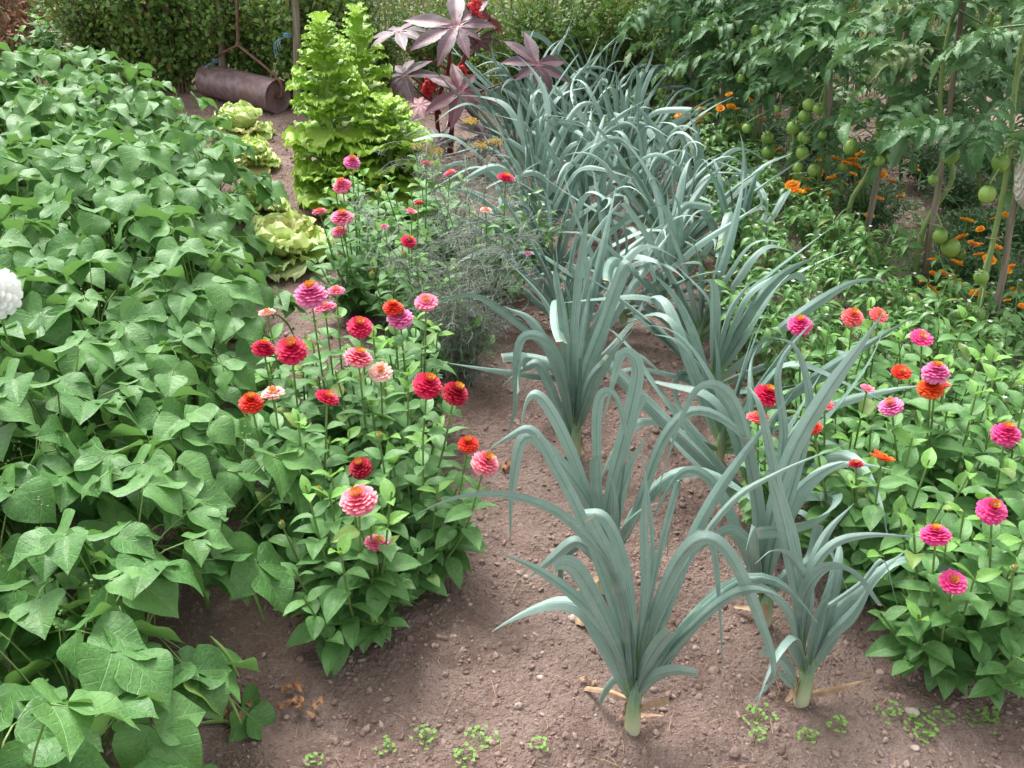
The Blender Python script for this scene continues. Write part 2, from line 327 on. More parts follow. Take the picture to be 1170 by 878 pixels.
# ------------------------------------------------------------------ beans
P_BEAN = [(0, .25), (.05, .72), (.14, .95), (.26, 1.), (.4, .93), (.56, .73), (.72, .47), (.85, .22), (.94, .08), (1, .012)]
P_OV = [(0, .12), (.08, .55), (.2, .88), (.34, 1.), (.5, .95), (.66, .74), (.8, .48), (.92, .2), (1, .012)]
P_LAN = [(0, .08), (.12, .5), (.28, .92), (.4, 1.), (.6, .78), (.8, .4), (.93, .13), (1, .01)]
bean_t = [leaf(P_BEAN, .92 + .06 * (k % 3), 15, 11, fold=(.30, .12, .45, .2)[k % 4], bend=(.5, .9, .3, .75)[k % 4], wave=.13, pucker=.006, K=5.2, seed=k) for k in range(8)]
def bean_plant_mesh(seed):
    R = rs(seed); mf = MB(); ms = MB(); mp = []
    ms.add(*tube(curve([(0, 0, -.02), (.01, 0, .12), (0, .01, .26)], 6), [.006, .004]))
    nl = 24
    for i in range(nl):
        a = i * 2.4 + R.rand(); k = (i + .5) / nl; rr = .25 * math.sqrt(k) * (.85 + .3 * R.rand())
        z = (.46 - .30 * k ** 1.9) * (.86 + .24 * R.rand()) - (.18 * R.rand() if R.rand() < .45 else 0) + (.04 if R.rand() < .15 else 0)
        tip = np.array([rr * math.cos(a), rr * math.sin(a), z]); b = np.array([0, 0, .04 + .22 * R.rand()])
        m = (b + tip) / 2 + np.array([0, 0, .05]); P = curve([b, m, tip], 7)
        ms.add(*tube(P, [.0022, .0016], 5), rnd=(R.rand(), 0))
        out = nrm([math.cos(a), math.sin(a), 0]); sz = .078 + .045 * R.rand() 
        if i % 7 == 3: sz *= .6
        pit = -.15 - .5 * R.rand() - .35 * k; d0 = nrm(out * math.cos(pit) + np.array([0, 0, math.sin(pit)]))
        n0 = nrm(np.array([0, 0, 1.]) + out * (.1 + .5 * k) + R.randn(3) * .30)
        sd = nrm(np.cross(d0, n0)); c1 = (R.rand(), R.rand())
        e = tip + d0 * .022; ms.add(*tube(np.array([tip, e]), [.0014, .0012], 4))
        mf.put(bean_t[R.randint(8)], e, d0 + R.randn(3) * .1, n0, sz, c1)
        for s_ in (-1, 1):
            d1 = nrm(sd * s_ + d0 * .25 - np.array([0, 0, .18 + .3 * R.rand()]))
            mf.put(bean_t[R.randint(8)], tip + d1 * .004, d1, nrm(n0 + R.randn(3) * .18), sz * (.88 + .1 * R.rand()), (min(1, max(0, c1[0] + R.randn() * .15)), R.rand()))
    for i in range(5):
        a = R.rand() * 6.28; r0 = .1 + .16 * R.rand(); p = np.array([r0 * math.cos(a), r0 * math.sin(a), .18 + .12 * R.rand()]); q = nrm([math.cos(a), math.sin(a), 0])
        pm = MB(); pm.add(*tube(curve([p, p + q * .03 + [0, 0, -.04], p + q * .05 + [0, 0, -.1]], 8), [.001, .0038, .0042, .0040, .0035, .0006], 6)); mp.append(pm)
    for i in range(3):   # tiny flower stalks standing up out of the leaves
        a = R.rand() * 6.28; r0 = .15 * R.rand(); p = np.array([r0 * math.cos(a), r0 * math.sin(a), .30])
        ms.add(*tube(curve([p, p + [.01, 0, .08], p + [0, .015, .14]], 5), [.0014, .001], 4))
        for j in range(4): ms.add(*ball(p + [R.randn() * .006, .012 + R.randn() * .006, .12 + .01 * j], .0028, 4, 5), rnd=(0, 0))
    return mf.mesh('foliage', M['bean']), ms.mesh('stem', M['bean_stem']), [q.mesh('bean_pod', M['pod']) for q in mp]
bp = []
for k in range(7):
    fo, st, pods = bean_plant_mesh(100 + k); t = thing('bean_plant', 'x', 'bean plant', (0, 0, 0), 'bush beans in the dense bed left of the path')
    link('foliage', fo, t); link('stem', st, t); [link('bean_pod', p, t) for p in pods]; bp.append(t)
edge_y = [.5, 1.0, 1.8, 2.6, 3.3, 3.9, 4.35, 5.0, 5.6]; edge_x = [-.64, -.57, -.55, -.77, -.98, -1.08, -1.28, -1.72, -2.15]
spots = []; R = rs(11); row = 0
y = .72
while y < 5.55:
    xr = np.interp(y, edge_y, edge_x) - .17; xl = -(585 / F) * (y * CP + .575) - .26; x = xr; c = 0
    while x > xl:
        spots.append((x + R.randn() * .025, y + R.randn() * .03, c)); x -= .255 + .03 * R.rand(); c += 1
    y += .235 + .012 * y; row += 1
edge_l = ['bush bean plant at the bottom left corner of the bed, nearest the camera', 'bush bean plant with big drooping leaves over the soil beside the brown dead leaf',
    'bush bean plant on the path edge left of the lowest zinnia leaves', 'bush bean plant on the path edge left of the small yellow zinnia bud', 'bush bean plant reaching its leaves toward the double red zinnia',
    'bush bean plant on the path edge left of the pale white pink zinnia', 'bush bean plant on the path edge beside the bare soil before the tall pink zinnia', 'bush bean plant on the path edge just below the big pale lettuce head',
    'bush bean plant pressed against the largest lettuce head by the path', 'bush bean plant beside the half hidden yellow lettuce on the path edge', 'bush bean plant behind the half hidden yellow lettuce',
    'bush bean plant next to the second farthest lettuce head', 'bush bean plant beside the farthest lettuce head', 'bush bean plant in front of the rusty roller', 'bush bean plant at the far right corner of the bed by the hedge',
    'bush bean plant behind the far right corner of the bed', 'bush bean plant at the far end of the bed before the brown bank', 'last bush bean plant under the hedge']
ei = 0
for i, (x, y, c) in enumerate(spots):
    if c == 0: lb = edge_l[min(ei, len(edge_l) - 1)]; ei += 1
    else: lb = 'one of the closely crowded bush bean plants filling the bed behind its path edge row'
    src = bp[i] if i < 7 else bp[R.randint(7)]; loc = (x, y, float(soil_h(x, y))); rz = R.rand() * 6.28; sc = .9 + .22 * R.rand()
    if c == 0 and y > 1.5: sc *= .9
    if i < 7: src.location = loc; src.rotation_euler = (0, 0, rz); src.scale = (sc,) * 3; src['label'] = lb
    else: dup(src, loc, rz, sc, lb)

# ------------------------------------------------------------------ leeks
def leek_leaf_path(phi, th0, L, bend, sb, k=20, wob=0.):
    s = np.linspace(0, 1, k); q = np.clip((s - sb) / .3, 0, 1); q = q * q * (3 - 2 * q)
    th = th0 + bend * q + .25 * s * (1 if th0 > .2 else .3); th = np.minimum(th, 3.0)
    ds = L / (k - 1); r = np.concatenate([[0], np.cumsum(np.sin(th[1:]) * ds)]); z = np.concatenate([[0], np.cumsum(np.cos(th[1:]) * ds)])
    ph = phi + wob * s ** 2
    return np.stack([r * np.cos(ph), r * np.sin(ph), z], -1)
W_PT = [.55, .9, 1., 1., .97, .9, .76, .5, .22, .03]; W_CUT = [.55, .9, 1., 1., 1., .98, .95, .9, .84, .8]
def leek(t, R, n=13, hgt=1., fan=None, shaft=True, k0=0.):
    ax = nrm([R.randn() * .07, R.randn() * .07, 1])
    m = MB(); m.add(*tube(curve([(0, 0, -.03), ax * .07, ax * .17], 8), [.016, .015, .013, .002], 12)); shaft and m.build('shaft', M['shaft'], t)
    fan = R.rand() * 3.14 if fan is None else fan
    for i in range(n):
        k = k0 + (1 - k0) * i / (n - 1); phi = fan + (np.pi if i % 2 else 0) + R.randn() * .4
        th0 = .98 * (1 - k) ** 1.2 + .07 + R.randn() * .06; L = (.34 + .22 * math.sin(np.pi * min(1, k * 1.1 + .1)) + .06 * R.rand()) * hgt
        bd = (1.7 - .5 * k) * (.5 + .6 * R.rand()) if R.rand() < .62 else .25 * R.rand(); sb = .42 + .35 * R.rand()
        if k > .85: bd *= .3; L *= .8
        P = leek_leaf_path(phi, max(.03, th0), L, bd, sb, 22, R.randn() * .5) + ax * (.035 + .09 * k) + np.array([0, 0, .0])
        w = (.025 + .018 * math.sin(np.pi * min(1, .2 + k * .8)) + .004 * R.rand()) * (.85 if k > .8 else 1)
        side = np.array([-math.sin(phi), math.cos(phi), 0])
        m = MB(); m.add(*ribbon(P, np.array(W_PT if R.rand() < .9 else W_CUT) * w, side, [.95, .8, .66, .56, .48, .4, .3], 7, R.randn() * .7, .05, R.randint(999)), rnd=(R.rand(), R.rand()))
        m.build('leaf', M['leek'], t)
def hand_leek(name, label, base, leaves, tiltx=0., extra=0, seed=0):
    b = hz(G(*base)); t = thing('leek', label, 'leek', b, 'leeks planted in rows through the middle of the bed')
    ax = nrm([tiltx, 0, 1]); m = MB(); m.add(*tube(curve([(0, 0, -.03), ax * .07, ax * .14], 9), [.0165, .0155, .0135, .002], 14)); m.build('shaft', M['shaft'], t)
    for j, (pts, wpx, off, kind) in enumerate(leaves):
        d0 = b[1]; k = len(pts); P = [Q(px, py, d0 + off * (i / (k - 1)) ** 1.2) - b for i, (px, py) in enumerate(pts)]
        P = curve(P, 26); mid = P[len(P) // 2] + b; T = P[-1] - P[0]; v = nrm(CAM - mid + np.array([0, 0, .35]))
        T0 = P[6] - P[2]; side = nrm(np.cross(T0, v)); 
        w = wpx / F * (CAM - mid)[1] * -1 / CP; w = abs(wpx / F * np.dot(mid - CAM, FWD))
        prof = {'p': W_PT, 'c': W_CUT}[kind[0]]
        m = MB(); rr = rs(seed * 50 + j); m.add(*ribbon(P, np.array(prof) * w * .88, -side, [.92, .75, .6, .55, .48, .4, .3], 7, rr.randn() * .25, .04, j), rnd=(.35 + .65 * rr.rand(), rr.rand()))
        m.build('leaf', M['straw'] if kind.endswith('d') else M['leek'], t)
    for q_ in (0, 2):
        m = MB(); aa = 1.3 + q_ * 2.2 + seed; dr = np.array([math.cos(aa), math.sin(aa), 0]); m.add(*ribbon(curve([dr * .014 + [0, 0, .07 - .02 * q_], dr * .019 + [0, 0, .03], dr * (.035 + .02 * q_) + [0, 0, .006]], 9), [.014, .018, .006], np.cross(dr, [0, 0, 1.]), .4, 5, .4, .2, q_), rnd=(.2 * q_, 0)); m.build('dry_sheath', M['straw'], t)
    leek(t, rs(seed + 60), 5, .80, .2 + .3 * seed, False, .5)
    return t
LG = 'leeks planted in rows through the middle of the bed'
hand_leek('leek', 'nearest leek, standing alone at the bottom centre with a pale stout shaft', (722, 835), [
    ([(722, 800), (712, 755), (688, 700), (662, 655), (645, 645), (634, 652)], 27, -.06, 'c'),
    ([(720, 790), (705, 740), (665, 690), (615, 652), (568, 631)], 20, .02, 'p'),
    ([(724, 780), (715, 700), (690, 640), (640, 590), (580, 568), (520, 570), (466, 592)], 20, -.14, 'p'),
    ([(724, 770), (700, 690), (668, 600), (635, 535), (607, 492), (580, 500), (556, 516)], 19, .05, 'p'),
    ([(724, 790), (718, 720), (702, 650), (675, 592)], 20, -.05, 'c'),
    ([(726, 780), (722, 700), (712, 640), (690, 592), (660, 588)], 19, .06, 'c'),
    ([(727, 760), (737, 680), (736, 600), (738, 545)], 16, .0, 'p'),
    ([(728, 750), (742, 690), (745, 610), (728, 480)], 9, .04, 'p'),
    ([(730, 770), (748, 700), (776, 640), (806, 617), (836, 640), (868, 710), (884, 770), (858, 805)], 25, -.10, 'p'),
    ([(730, 770), (752, 700), (780, 640), (796, 612), (815, 625), (822, 690), (826, 770)], 15, -.02, 'p'),
    ([(728, 790), (770, 740), (815, 695), (850, 676), (880, 678), (902, 690)], 17, -.12, 'p'),
    ([(724, 800), (745, 776), (770, 768), (797, 771)], 20, -.10, 'c'),
    ([(724, 800), (736, 765), (752, 738), (766, 722)], 23, -.06, 'c'),
    ([(728, 780), (760, 700), (800, 600), (850, 520), (905, 450)], 22, .22, 'p'),
    ([(729, 770), (770, 670), (830, 580), (890, 540), (968, 507)], 11, .05, 'p'),
    ([(727, 765), (752, 640), (770, 570), (776, 550), (764, 600), (763, 640)], 12, .04, 'p'),
    ([(723, 805), (705, 775), (692, 785), (684, 802)], 16, .05, 'c'),
    ([(723, 815), (740, 806), (764, 800)], 11, -.05, 'cd'), ([(720, 800), (695, 790), (668, 786)], 10, .1, 'cd')], 0, seed=1)
hand_leek('leek', 'second nearest leek, with a dry yellow leaf lying on the soil', (916, 798), [
    ([(916, 775), (915, 700), (900, 620), (885, 560), (875, 535)], 24, -.02, 'p'),
    ([(917, 770), (940, 715), (985, 670), (1036, 628)], 24, .06, 'p'),
    ([(917, 775), (945, 730), (975, 700), (1003, 655)], 22, .0, 'p'),
    ([(916, 755), (918, 690), (940, 655), (972, 655), (1003, 692)], 24, -.10, 'c'),
    ([(917, 745), (925, 665), (950, 625), (990, 612), (1055, 614)], 16, .05, 'p'),
    ([(917, 745), (925, 660), (945, 610), (976, 575)], 16, .08, 'p'),
    ([(916, 760), (905, 710), (880, 680), (850, 672), (815, 690), (770, 735)], 17, -.08, 'p'),
    ([(917, 750), (925, 680), (905, 640), (884, 630), (862, 645)], 16, -.06, 'p'),
    ([(915, 785), (895, 755), (872, 742)], 18, -.04, 'c'), ([(915, 792), (900, 778), (884, 762)], 12, .0, 'p'),
    ([(917, 760), (935, 700), (950, 690), (985, 665), (1010, 640), (1025, 690), (1042, 728)], 8, .02, 'p'),
    ([(917, 750), (912, 640), (890, 560), (870, 470), (855, 440)], 17, .12, 'p'),
    ([(917, 795), (950, 788), (994, 776)], 11, -.04, 'pd')], .02, seed=2)
hand_leek('leek', 'tall leek behind the second one, its broad blade pointing up at the coral zinnia', (872, 712), [
    ([(872, 690), (880, 600), (905, 520), (945, 450), (980, 400), (1010, 357)], 27, .05, 'p'),
    ([(873, 690), (870, 600), (852, 500), (830, 450), (800, 445), (775, 490), (752, 560)], 20, -.05, 'p'),
    ([(872, 690), (862, 640), (835, 610), (800, 630), (770, 655)], 26, -.10, 'c'),
    ([(873, 690), (885, 620), (905, 560), (925, 470), (910, 400), (880, 385)], 15, .1, 'p'),
    ([(873, 690), (868, 620), (862, 560), (850, 500)], 22, -.02, 'c'),
    ([(873, 690), (855, 640), (820, 560), (780, 540), (740, 600)], 18, .05, 'p'),
    ([(873, 690), (880, 600), (895, 500), (890, 420), (935, 360)], 15, .12, 'p'),
    ([(873, 690), (900, 655), (925, 640), (935, 600)], 18, .1, 'c'),
    ([(872, 690), (845, 670), (815, 680), (795, 710)], 18, -.02, 'p')], .02, seed=3)
hand_leek('leek', 'leek behind the nearest one, with broad arched leaves in front of the soil gap', (690, 668), [
    ([(690, 650), (680, 590), (640, 530), (600, 500), (585, 560), (583, 620)], 23, -.05, 'p'),
    ([(690, 650), (695, 570), (720, 470), (728, 420), (712, 405), (700, 440), (690, 480)], 22, .02, 'p'),
    ([(690, 650), (672, 570), (645, 500), (618, 455), (600, 460), (592, 520)], 20, .05, 'p'),
    ([(690, 650), (700, 560), (720, 480), (735, 450)], 24, .06, 'c'),
    ([(690, 650), (684, 560), (682, 480), (690, 450), (705, 460), (718, 520), (720, 580)], 17, -.04, 'p'),
    ([(690, 650), (660, 620), (630, 640), (605, 660)], 20, -.02, 'p'),
    ([(690, 650), (686, 600), (680, 540), (684, 520)], 17, -.08, 'c'),
    ([(690, 650), (725, 590), (760, 500), (800, 470), (850, 500), (872, 560)], 18, .05, 'p'),
    ([(690, 650), (665, 620), (640, 640), (630, 690), (575, 705)], 18, .06, 'c')], 0, seed=4)
hand_leek('leek', 'leek with grey-green arching leaves just right of the fennel base', (657, 525), [
    ([(657, 510), (650, 450), (632, 400), (608, 384), (592, 400), (588, 470), (578, 500)], 17, -.04, 'p'),
    ([(657, 510), (640, 470), (618, 420), (600, 420), (575, 440)], 17, .02, 'p'),
    ([(657, 510), (665, 440), (690, 370), (712, 310), (720, 300)], 20, .05, 'c'),
    ([(657, 510), (668, 440), (690, 380), (706, 312)], 17, .12, 'p'),
    ([(657, 510), (648, 420), (640, 350), (632, 290)], 17, .02, 'p'),
    ([(657, 510), (640, 430), (610, 370), (575, 350)], 17, .06, 'p'),
    ([(657, 510), (655, 420), (660, 330), (668, 270), (672, 240)], 14, .02, 'p'),
    ([(657, 510), (672, 440), (700, 410), (730, 408), (760, 430)], 15, -.05, 'p')], 0, seed=5)
rowA = [(1.93, .24), (2.72, .19), (3.12, .18), (3.48, .14), (3.86, .15), (4.2, .1), (4.55, .12), (4.9, .05), (5.25, .08), (5.6, .04)]
rowB = [(2.05, .62), (2.32, .60), (2.66, .62), (3.0, .62), (3.34, .60), (3.7, .62), (4.02, .57), (4.38, .56), (4.7, .53), (5.05, .55), (5.4, .48), (5.75, .5)]
rowC = [(3.95, .33), (4.45, .32), (4.95, .28), (5.45, .27), (3.6, .86), (4.2, .80), (3.2, .4)]
ordn = ['first', 'second', 'third', 'fourth', 'fifth', 'sixth', 'seventh', 'eighth', 'ninth', 'tenth', 'eleventh', 'twelfth']
R = rs(21)
for nm, rw in (('left leek row beside the fennel', rowA[1:]), ('right leek row beside the peppers', rowB)):
    for i, (yy, xx) in enumerate(rw):
        t = thing('leek', f'{ordn[i]} leek back from the nearest ones, {nm}', 'leek', hz((xx + R.randn() * .02, yy)), LG)
        leek(t, rs(340 + i * 7 + len(nm)), 14, (1.0 + .15 * R.rand()) * (.86 if yy < 2.1 else 1))
for i, (yy, xx) in enumerate(rowC):
    lb = ['leek squeezed between the two rows behind the red zinnia on its tall stalk', 'leek between the rows with leaves bleached almost white', 'leek between the rows right of the castor bean plant', 'farthest leek between the rows under the right castor leaf',
          'odd leek out on the right, arching over the pepper plants', 'odd leek out on the right at the far bare soil patch', 'leek between the rows where the blades cross before the fennel'][i]
    t = thing('leek', lb, 'leek', hz((xx, yy)), LG); leek(t, rs(700 + i), 14, 1.0)

# ------------------------------------------------------------------ zinnias
pt = leaf([(0, .35), (.3, .75), (.65, 1.), (.85, .9), (1, .45)], .62, 5, 4, fold=-.05, bend=-.5, cup=.5)
ptd = leaf([(0, .35), (.3, .75), (.65, 1.), (.85, .9), (1, .45)], .62, 5, 4, fold=-.05, bend=.7, cup=.5)
def flower_meshes(kind, seed):
    R = rs(seed); m = MB(); c = MB(); r = 1.
    if kind == 'dome': L = [(.92, -.30, 15, -.75), (1., -.12, 16, -.5), (.98, .06, 15, -.3), (.88, .22, 14, -.12), (.74, .36, 12, .05), (.58, .46, 10, .25), (.44, .52, 8, .5)]
    elif kind == 'flat': L = [(1., -.08, 15, -.35), (.95, .04, 14, -.12), (.78, .14, 12, .08), (.58, .2, 9, .35)]
    else: L = [(1., .0, 9, .1), (.92, .06, 8, .25)]
    for (rad, z, nn, tilt) in L:
        a0 = R.rand()
        for i in range(nn):
            a = a0 + i * 6.283 / nn + R.randn() * .04; ln = .52 if kind != 'one' else .8; base = max(.02, rad - ln)
            d = np.array([math.cos(a) * math.cos(tilt), math.sin(a) * math.cos(tilt), math.sin(tilt)]); d = nrm(d + R.randn(3) * .09)
            up = np.array([-math.cos(a) * math.sin(tilt), -math.sin(a) * math.sin(tilt), math.cos(tilt)])
            wsc = (1.25 if kind == 'one' else 1.12)
            m.put(pt if tilt > -.4 else ptd, (base * math.cos(a), base * math.sin(a), z - math.sin(tilt) * ln * .6 + R.randn() * .02), d, up, (ln * wsc, ln, ln), (R.rand(), 0))
    m.add(*ball((0, 0, .05), (.42, .42, .35 if kind == 'dome' else .15), 6, 10), rnd=(.8, 0))
    top = .58 if kind == 'dome' else (.2 if kind == 'flat' else .08)
    c.add(*ball((0, 0, top - .03), (.19, .19, .16), 6, 10), mat=1)
    for i in range(30):
        a = i * 2.4; rr = .30 + .07 * (i % 3); d = nrm([math.cos(a) * .5, math.sin(a) * .5, .8]); c.put(pt, (rr * .55 * math.cos(a), rr * .55 * math.sin(a), top + .03), d, (-math.cos(a), -math.sin(a), .4), .21, (R.rand(), 0))
    return m.mesh('flower_head', PET['red']), c.mesh('centre', [M['centre'], M['maroon']])
FM = {k: [flower_meshes(k, 40 + i) for i in range(3)] for k in ('dome', 'flat', 'one')}
bm_ = MB(); bm_.add(*ball((0, 0, 0), (.5, .5, .6), 7, 10), mat=0)
for i in range(14):
    a = i * 2.4; bm_.put(pt, (.35 * math.cos(a), .35 * math.sin(a), -.2 + .03 * i), (math.cos(a) * .25, math.sin(a) * .25, 1), (-math.cos(a), -math.sin(a), 0), .45, (.5, 0), 0)
for i in range(8): a = i * .785; bm_.put(pt, (.16 * math.cos(a), .16 * math.sin(a), .45), (math.cos(a) * .3, math.sin(a) * .3, 1), (-math.cos(a), -math.sin(a), .2), .3, (0, 0), 1)
BUD = bm_.mesh('flower_bud', [M['zin_stem'], M['centre']])
zleaf = [leaf(P_OV, .50 + .04 * (k % 3), 11, 7, fold=.25 + .1 * (k % 2), bend=(.7, 1.1, .5)[k % 3], wave=.06, pucker=.006, K=3.2, seed=k) for k in range(6)]
def zinnia_stem(mf, ms, base, tip, R, young=True, dens=1., ls=1.0, z0=.08, top=.05):
    b = np.asarray(base, float); tp = np.asarray(tip, float); m1 = b * .6 + tp * .4; m1[2] = b[2] + (tp[2] - b[2]) * .45
    m1[:2] += (tp[:2] - b[:2]) * .25; L = np.linalg.norm(tp - b); P = curve([b, m1, tp], 14)
    ms.add(*tube(P, [.0042, .0028, .0022], 6), rnd=(R.rand(), 0))
    nn = max(3, int(L / .052 * dens)); a0 = R.rand() * 3
    for j in range(nn):
        k = (j + .6) / nn * (1 - top / L) ; 
        if k * L < z0 * .5: continue
        p = np.array([np.interp(k * 13, range(14), P[:, c]) for c in range(3)])
        for s_ in (0, np.pi):
            a = a0 + j * 1.57 + s_ + R.randn() * .25; el = .05 + .75 * k ** 3 + R.randn() * .18 - .35 * (1 - k)
            d = np.array([math.cos(a) * math.cos(el), math.sin(a) * math.cos(el), math.sin(el)])
            sz = (.062 + .03 * R.rand()) * (1 - .5 * k ** 3) * ls
            mf.put(zleaf[R.randint(6)], p + d * .002, d, nrm([-math.cos(a) * math.sin(el) + R.randn() * .2, -math.sin(a) * math.sin(el) + R.randn() * .2, math.cos(el)]), sz, (min(1, R.rand() * .7 + .3 * k), R.rand()), 1 if k > .93 else 0)
    return P
def zinnia(label, root, heads, fillers, seed, group, ls=1., spread=.13, hgt=.4):
    """heads: (px, py, size_px, colour, kind, height)"""
    R = rs(seed); b = hz(root); t = thing('zinnia_plant', label, 'zinnia', b, group); mf = MB(); ms = MB(); hgt *= 1.42; spread *= (.86 if 50 < seed < 60 else 1.0); ls *= 1.05; fillers = int(fillers * 1.5)
    for (px, py, sz, colr, kind, z) in heads:
        w = G(px, py, z); tip = w - b; depth = np.dot(w - CAM, FWD); rad = sz * 1.1 / 2 / F * depth
        st = np.array([R.randn() * .015, R.randn() * .015, -.01]); P = zinnia_stem(mf, ms, st, tip, R, ls=ls, top=.035 + .05 * R.rand())
        ax = nrm(nrm(P[-1] - P[-3]) * .4 + R.randn(3) * .22 + np.array([0, 0, .8]))
        e = Vector((0, 0, 1)).rotation_difference(Vector(ax)).to_euler()
        if kind == 'bud':
            f = link('flower_bud', BUD, t, tuple(tip)); f.scale = (rad * 1.6,) * 3; f.rotation_euler = e; continue
        fm, cm = FM[kind][R.randint(3)]
        f = link('flower_head', fm, t, tuple(tip)); f.scale = (rad, rad, rad * (.8 + .3 * R.rand())); f.rotation_euler = e
        f.material_slots[0].link = 'OBJECT'; f.material_slots[0].material = PET[colr]
        link('centre', cm, f)
        ms.add(*ball(tip - ax * rad * .25, rad * .35, 6, 8))
    for i in range(fillers):
        a = i * 2.4 + R.rand(); rr = spread * math.sqrt((i + .5) / fillers) * (.8 + .4 * R.rand()); hh = hgt * (.55 + .45 * R.rand()) * (1 - .35 * (rr / spread) ** 2)
        zinnia_stem(mf, ms, (R.randn() * .01, R.randn() * .01, 0), (rr * math.cos(a), rr * math.sin(a), hh), R, ls=ls, dens=1.1, top=.0)
    for i in range(fillers // 2 + 2):       # low side shoots
        a = i * 2.4 + R.rand(); rr = spread * (.6 + .4 * R.rand()); zinnia_stem(mf, ms, (0, 0, .02), (rr * math.cos(a), rr * math.sin(a), .10 + .08 * R.rand()), R, ls=ls * 1.05, top=0.)
    mf.build('foliage', [M['zin'], M['zin_young']], t); ms.build('stem', M['zin_stem'], t); return t
ZA = 'zinnias in the clump beside the bean bed'; ZB = 'zinnias in the far clump before the bolted lettuce'; ZC = 'zinnias in the clump right of the leeks'
zinnia('front zinnia plant with one large salmon pink bloom low over the soil', G(408, 722, .0), [
    (410, 572, 42, 'salmon', 'dome', .40), (432, 620, 30, 'pink', 'flat', .28), (365, 562, 12, '', 'bud', .36), (322, 600, 10, '', 'bud', .28)], 9, 51, ZA, 1.08, .16, .33)
zinnia('zinnia plant with a red and a salmon bloom leaning right toward the leeks', G(480, 655, .0), [
    (535, 508, 24, 'red', 'dome', .36), (554, 530, 32, 'salmon', 'dome', .36), (412, 535, 27, 'dark', 'dome', .33)], 7, 52, ZA, 1., .15, .30)
zinnia('zinnia plant with two crimson blooms side by side on the clump right shoulder', G(455, 600, .0), [
    (488, 441, 34, 'crimson', 'dome', .46), (520, 450, 31, 'dark', 'dome', .45), (433, 500, 12, '', 'bud', .42)], 8, 53, ZA, 1., .17, .34)
zinnia('zinnia plant with a ball shaped red bloom beside a pale white edged one', G(350, 640, .0), [
    (287, 461, 28, 'red', 'dome', .44), (312, 449, 26, 'pale', 'flat', .46), (290, 527, 9, '', 'bud', .3), (329, 529, 9, '', 'bud', .32), (374, 454, 27, 'crimson', 'flat', .47)], 8, 54, ZA, 1., .17, .34)
zinnia('zinnia plant with twin crimson orange-eyed blooms facing the bean bed', G(345, 540, .0), [
    (301, 399, 28, 'crimson', 'dome', .46), (333, 401, 35, 'crimson', 'dome', .47), (305, 357, 19, 'pale', 'flat', .5)], 6, 55, ZA, .95, .16, .32)
zinnia('tallest zinnia plant of the near clump, its magenta bloom on a long bare stalk', G(395, 530, .0), [
    (355, 338, 37, 'magenta', 'dome', .58), (371, 351, 26, 'pink', 'flat', .50), (384, 332, 19, 'pink', 'flat', .5)], 5, 56, ZA, .95, .15, .30)
zinnia('zinnia plant with a salmon, a pale pink and a crimson bloom in the clump centre', G(430, 555, .0), [
    (409, 409, 33, 'salmon', 'dome', .50), (435, 425, 26, 'pale', 'flat', .46), (411, 374, 29, 'crimson', 'dome', .5)], 7, 57, ZA, 1., .17, .36)
zinnia('zinnia plant with a red bloom over a magenta one behind the two crimson blooms', G(470, 500, .0), [
    (449, 352, 23, 'red', 'dome', .50), (457, 364, 30, 'magenta', 'dome', .47), (487, 345, 26, 'pink', 'flat', .47)], 6, 58, ZA, .95, .15, .34)
zinnia('far clump zinnia with pink blooms stacked one above another by the path', G(412, 355), [
    (402, 186, 19, 'magenta', 'dome', .55), (391, 213, 22, 'pink', 'dome', .52), (391, 249, 26, 'pink', 'dome', .45), (365, 242, 17, 'pink', 'flat', .45), (388, 264, 18, 'pink', 'flat', .4)], 8, 61, ZB, .9, .2, .35)
zinnia('far clump zinnia with one crimson magenta bloom and small magenta buds', G(465, 375), [
    (467, 276, 18, 'crimson', 'dome', .42), (439, 259, 10, 'magenta', 'flat', .42), (478, 232, 11, 'crimson', 'flat', .46), (470, 242, 13, 'pink', 'one', .45), (425, 315, 9, '', 'bud', .3)], 9, 62, ZB, .9, .2, .34)
zinnia('far clump zinnia holding two small pink blooms before the castor bean stems', G(490, 300), [
    (487, 187, 14, 'hot', 'flat', .5), (514, 198, 15, 'pink', 'flat', .48), (440, 215, 8, '', 'bud', .42)], 8, 63, ZB, .9, .2, .34)
zinnia('zinnia with one red bloom on a tall thin stalk against the leek leaves', G(560, 330), [
    (578, 203, 20, 'crimson', 'flat', .55), (555, 240, 13, 'pale', 'flat', .5), (603, 290, 8, 'magenta', 'one', .32)], 5, 64, ZB, .85, .14, .26)
zinnia('leafy zinnia without open blooms in the back of the far clump', G(430, 300), [(432, 222, 9, '', 'bud', .4)], 9, 65, ZB, .9, .2, .34)
zinnia('leafy green zinnia under the fennel stalks between both clumps', G(500, 420), [(462, 292, 9, '', 'bud', .4)], 9, 66, ZB, .9, .2, .3)
zinnia('right clump zinnia nearest the camera with two hot pink blooms one above the other', G(1085, 755), [
    (1069, 612, 34, 'hot', 'dome', .40), (1089, 665, 30, 'hot', 'flat', .33)], 11, 71, ZC, 1.08, .2, .34)
zinnia('right clump zinnia with a hot pink bloom at the lower right frame edge', G(1165, 735), [
    (1133, 584, 33, 'hot', 'dome', .44), (1158, 650, 10, '', 'bud', .38)], 11, 72, ZC, 1.05, .2, .36)
zinnia('right clump zinnia with a loose orange-red bloom and a faded purple one', G(1000, 665), [
    (1008, 523, 27, 'orange', 'one', .42), (978, 530, 16, 'dark', 'flat', .35), (929, 488, 20, 'red', 'dome', .40)], 9, 73, ZC, 1.05, .18, .35)
